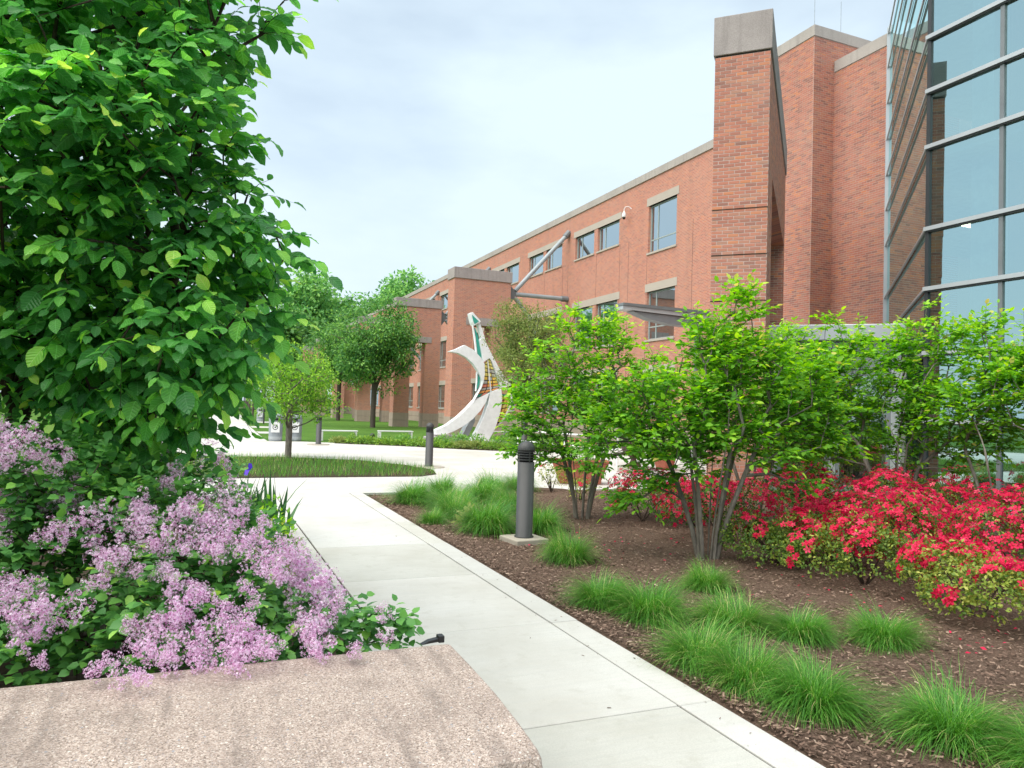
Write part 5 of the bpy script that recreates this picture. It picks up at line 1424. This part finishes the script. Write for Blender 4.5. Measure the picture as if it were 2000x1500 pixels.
# ---- irises, small perennials, ground cover
def sword(L, w, bend):
    st_ = [0, .25, .55, .8, 1]; V = []
    for s in st_:
        z = L * s * (1 - .12 * bend * s); xx = L * bend * s ** 2 * .5; ww = w * (1 - s ** 2.2) * (1 if s > 0 else .8)
        V += [(xx, -ww, z), (xx + .004, 0, z), (xx, ww, z)]
    T = []
    for i in range(4):
        a = 3 * i; T += [(a, a + 1, a + 4), (a, a + 4, a + 3), (a + 1, a + 2, a + 5), (a + 1, a + 5, a + 4)]
    return np.array(V), np.array(T)
ir = thing('iris_plant', 'clump of sword shaped iris leaves with one blue violet flower by the path', 'iris', (0.66, 8.7, 0))
SW = [mesh_np('leaf', *sword(1, .05, b_), np.full(16, .2 + .2 * i), M['iris_leaf']) for i, b_ in enumerate((0.1, .5, .9, .3))]
for k in range(72):
    o = bpy.data.objects.new('leaf', SW[k % 4]); link(o, ir)
    o.location = (random.uniform(-.4, .26), random.uniform(-.5, .6), 0); s = random.uniform(.5, .78)
    o.scale = (s, s, s); o.rotation_euler = (random.uniform(-.15, .15), random.uniform(-.05, .25), random.uniform(0, 6.28))
MB().tube([(-.16, .35, 0), (-.15, .33, .4), (-.14, .31, .72)], [.008, .006, .005], 6).build('stalk', M['iris_leaf'], ir)
V, T = [], []
for k in range(6):
    an = k * math.pi / 3; r_ = np.array([math.cos(an), math.sin(an), 0]); s_ = np.array([-math.sin(an), math.cos(an), 0]); upk = k % 2
    o_ = len(V); z1, z2 = ((.05, .10) if upk else (.02, -.05))
    V += [np.zeros(3), r_ * .035 + s_ * .03 + (0, 0, z1), r_ * .035 - s_ * .03 + (0, 0, z1), r_ * (.03 if upk else .075) + s_ * .02 + (0, 0, z2), r_ * (.03 if upk else .075) - s_ * .02 + (0, 0, z2)]
    T += [(o_, o_ + 1, o_ + 2), (o_ + 1, o_ + 3, o_ + 4), (o_ + 1, o_ + 4, o_ + 2)]
o = bpy.data.objects.new('flower', mesh_np('flower', np.array(V), np.array(T), np.linspace(0, 1, 18), M['iris_flower'])); link(o, ir); o.location = (-.14, .31, .73); o.scale = (.9, .9, .9)

def mound(name, label, cat, c, r, h, n, leaf, mat, seed, group=None, tmpl=LEAF_SMALL, shift=0.0, z0=0.0):
    q = np.random.default_rng(seed); t = thing(name, label, cat, (c[0], c[1], z0), 0, group)
    d = unit(q.normal(0, 1, (n, 3))); d[:, 2] = np.abs(d[:, 2]); f = q.uniform(.45, 1.05, n)
    lump = 1 + .22 * np.sin(d[:, 0] * 5 + seed) * np.sin(d[:, 1] * 6 + seed * 2)
    P = d * np.array((r, r, h)) * (f * lump)[:, None] + np.array((c[0], c[1], z0 + .02))
    D_ = d + q.normal(0, .6, (n, 3)); N_ = np.array((0, 0, 1.0)) + q.normal(0, .4, (n, 3)) + d * .4
    place_leaves(t, P, D_, N_, q.uniform(leaf * .7, leaf * 1.3, n), np.clip(q.beta(2, 2, n) + shift, 0, 1), tmpl, M[mat], 0, 'leaf', 'foliage')
    MB().tube([(0, 0, -.02), (0, 0, h * .6)], [.012, .004], 5).build('stem', M['bark'], t)
    return t
mound('leafy_perennial', 'bright yellow green perennial in front of the iris by the path', 'perennial', (0.62, 7.6), .30, .50, 700, .06, 'leaf_shrub', 70, None, LEAF_MID, .05)
mound('leafy_perennial', 'mid green perennial between the iris and the lilac flowers', 'perennial', (0.35, 8.2), .35, .55, 700, .05, 'leaf_cover', 71, None, LEAF_MID)
mound('leafy_perennial', 'green fine leaved perennial below the yellow green one at the path', 'perennial', (0.66, 6.3), .26, .40, 500, .045, 'leaf_cover', 72, None, LEAF_SMALL)
mound('white_leaved_plant', 'small plant with pale white green leaves between the grass clumps', 'perennial', (3.25, 9.15), .15, .2, 40, .11, 'leaf_haw', 73, None, LEAF_MID, .5)
GC = [(4.95, 28.75), (5.5, 28.4), (6.0, 28.15), (6.5, 27.9), (6.9, 27.6), (7.35, 27.3), (7.7, 26.9), (8.1, 26.5), (8.5, 26.1), (8.9, 25.8), (9.3, 25.5), (9.8, 25.3), (10.3, 25.1), (11.2, 25.4), (12.0, 26.0), (7.5, 28.6), (8.8, 27.8), (10.0, 27.2), (11.4, 28.0), (12.6, 28.8), (9.9, 29.0), (13.2, 26.6)]
_o = ['first', 'second', 'third', 'fourth', 'fifth', 'sixth', 'seventh', 'eighth', 'ninth', 'tenth', 'eleventh', 'twelfth', 'thirteenth', 'fourteenth', 'fifteenth']
GCL = [_o[k] + ' low plant from the left along the plaza edge of the sculpture bed' for k in range(15)] + ['taller dark plant behind the edge row, left of the sculpture foot stone', 'taller dark plant beside the sculpture foot stone',
       'taller dark plant in front of the sculpture leg', 'taller dark plant right of the sculpture leg', 'taller dark plant farthest right behind the sculpture bed', 'taller dark plant close below the sculpture base slab', 'taller dark plant at the right corner of the sculpture bed']
for i, (x, y) in enumerate(GC):
    big_ = i >= 15 or i in (13, 14)
    mound('ground_cover_plant', GCL[i], 'ground cover', (x, y + .25), random.uniform(.36, .5), random.uniform(.32, .5) if big_ else random.uniform(.14, .26), 420, .10, 'leaf_haw' if i in (0, 9, 10) else ('leaf_maple' if big_ else 'leaf_cover'), 300 + i, 'ground cover plants around the sculpture', LEAF_SMALL, .1 if not big_ else .25)
# planter contents
mound('flowering_annual', 'leafy annual with a red flower growing in the terracotta trough', 'annual', (7.45, 13.95), .45, .45, 420, .06, 'leaf_maple', 330, None, LEAF_MID, .1, .45)
mound('flowering_annual', 'leafy annual growing in the dark footed urn', 'annual', (10.33, 16.4), .34, .4, 300, .07, 'leaf_maple', 331, None, LEAF_MID, .1, .72)
mound('flowering_annual', 'leafy annual growing in the round terracotta pot', 'annual', (11.7, 17.0), .34, .45, 300, .07, 'leaf_cover', 332, None, LEAF_MID, .1, .55)
tf = bpy.data.objects
q = np.random.default_rng(8); n = 26
P = np.stack([7.45 + q.normal(0, .2, n), 13.85 + q.normal(0, .1, n), q.uniform(.75, 1.0, n)], -1); Dz = q.normal(0, .5, (n, 3)) + np.array((0, -.6, .6))
fo = [o for o in bpy.data.objects if o.name.startswith('flowering_annual')][0]
place_leaves(fo, P, np.cross(Dz, q.normal(0, 1, (n, 3))), Dz, q.uniform(.03, .045, n), q.random(n), FLT, M['planter_flower'], 26, 'flower')

# ---- trees farther off
def tree(name, label, base, trunk, blobs, ntar, leaves, size, mat, bark, seed, rb, group=None, spread=.35, tmpl=LEAF_SMALL, seg=.4):
    q = np.random.default_rng(seed); bx_, by_ = base
    t = thing(name, label, 'tree', (bx_, by_, 0), 0, group)
    B = [(bx_ + x, by_ + y, z, r) for x, y, z, r in blobs]
    tg = blob_points(B, ntar, q, .45)
    zt = trunk
    top = max(b_[2] for b_ in B)
    st_ = [[(bx_, by_, -.05), (bx_ + q.normal(0, .01) * zt, by_, zt * .5), (bx_, by_, zt), (bx_, by_, zt + (top - zt) * .35), (bx_ + q.normal(0, .04) * zt, by_, zt + (top - zt) * .7)]]
    pos, par, ends = grow(st_, tg, seg, .3, .06, q)
    rad, w = radii(par, rb, rb * .06, .5)
    limbs('trunk', pos, par, rad, w, M[bark], t, np.array((bx_, by_, 0)), 8, 4)
    k = len(tg); n = k * leaves
    dirn = unit(q.normal(0, 1, (n, 3)))
    P = np.repeat(tg, leaves, 0) + dirn * (spread * q.random(n) ** .5)[:, None] * np.array((1, 1, .7))
    N_ = np.array((0, 0, 1.0)) + q.normal(0, .45, (n, 3)) + dirn * .5
    D_ = dirn + q.normal(0, .5, (n, 3)) + np.array((0, 0, -.3))
    cl = np.repeat(q.normal(0, .13, k), leaves)
    tint = np.clip(q.beta(2.2, 2.2, n) + cl, 0, 1)
    place_leaves(t, P, D_, N_, q.uniform(size * .7, size * 1.3, n), tint, tmpl, M[mat], 0)
    return t
def ball(rx, z0, z1, n, seed, f=.42):
    """blobs filling an egg shaped crown"""
    q = np.random.default_rng(seed); out = []
    for _ in range(n):
        d = unit(q.normal(0, 1, 3)); r = q.random() ** .4 * .72; h = (z1 - z0) / 2
        zz = (z0 + z1) / 2 + d[2] * h * r
        out.append((d[0] * rx * r, d[1] * rx * r, zz, rx * f * q.uniform(.75, 1.15)))
    return out
tree('young_round_tree', 'small round light green tree with grey trunk in the grass bed', (2.16, 20.5), .82, ball(1.75, 0.9, 3.0, 30, 1, .27), 210, 46, .075, 'leaf_small', 'bark_grey', 11, .085, None, .30, LEAF_SMALL, .2)
tree('lawn_maple', 'dark green oval maple on the lawn in front of the brick pylons', (10.3, 48.0), 2.3, ball(3.2, 1.9, 9.0, 60, 2, .34), 420, 44, .19, 'leaf_maple', 'bark_far', 12, .17, 'maples on the lawn', .62)
tree('lawn_maple', 'second maple farther along the lawn, left of the nearer maple', (11.0, 65.6), 2.2, ball(3.6, 2.0, 9.3, 50, 3, .36), 360, 40, .22, 'leaf_maple', 'bark_far', 13, .18, 'maples on the lawn', .7)
tree('hawthorn_tree', 'olive brown fine leaved tree to the right of the sculpture', (11.35, 25.7), 2.0, ball(2.1, 2.0, 5.75, 48, 4, .32), 460, 50, .08, 'leaf_haw', 'bark_far', 14, .09, None, .3)
FT = [((17, 128), 24, 8.5, 'leaf_far', 'tall background tree left of the hall roof, leftmost rounded crown'), ((30, 126), 25, 9.0, 'leaf_far', 'tall background tree in the middle above the lawn maple'), ((40.5, 130), 24.5, 7.5, 'leaf_far', 'background tree rising just behind the hall roofline'),
      ((41, 118), 22.5, 5.0, 'leaf_far_bright', 'bright green background tree touching the hall roofline'), ((4, 132), 20, 9, 'leaf_far', 'background tree closing the far end of the path'), ((-9, 125), 19, 9, 'leaf_far', 'background tree left of the far path end'), ((-26, 118), 21, 10, 'leaf_far', 'background tree far left behind the big leafy tree'),
      ((10, 112), 15, 6.5, 'leaf_maple', 'lower dark tree in front of the tall background trees'), ((-45, 110), 20, 10, 'leaf_far', 'leftmost background tree behind the lilac')]
for i, ((x, y), h, r, mt, lab) in enumerate(FT):
    tree('background_tree', lab, (x, y), 3.5, ball(r * 1.1, 2.5, h * 1.04, 50, 20 + i, .36), 460, 46, .75, mt, 'bark_far', 30 + i, .4, 'background trees', 1.7, LEAF_SMALL, 1.2)
YT = [(2.95, 49.5), (3.0, 54.0), (3.2, 58.2), (3.3, 62.5), (3.5, 67.0), (3.65, 72.0), (3.8, 78.0)]
yo = None
nm = ['nearest', 'second', 'third', 'fourth', 'fifth', 'sixth', 'seventh']
for i, (x, y) in enumerate(YT):
    lab = nm[i] + ' slim young tree in the row along the far path'
    if yo is None:
        yo = tree('slim_young_tree', lab, (x, y), 2.4, ball(.95, 2.2, 5.2, 14, 50, .4), 60, 26, .16, 'leaf_small', 'bark_far', 60, .06, 'slim young trees along the path', .4)
    else: dup(yo, (x, y, 0), i * 1.3, lab)

# trees on the left of the viewer, out of frame; the glass wall mirrors them
OT = [((-9, 3.5), 7.5, 'broad green tree left of the lilac bed, mirrored in the glass wall'), ((-11, 10), 8.5, 'broad green tree farther left by the plaza, mirrored in the glass wall'), ((-8.5, -3), 7.0, 'broad green tree behind the planter wall, mirrored in the glass wall'), ((-13, 17), 9, 'broad green tree at the left end of the plaza, mirrored in the glass wall')]
for i, ((x, y), h, lab) in enumerate(OT):
    tree('side_tree', lab, (x, y), 1.2, ball(3.0, .6, h, 34, 80 + i, .4), 220, 36, .22, 'leaf_maple', 'bark_far', 90 + i, .2, 'trees left of the planter', .8, LEAF_SMALL, .6)
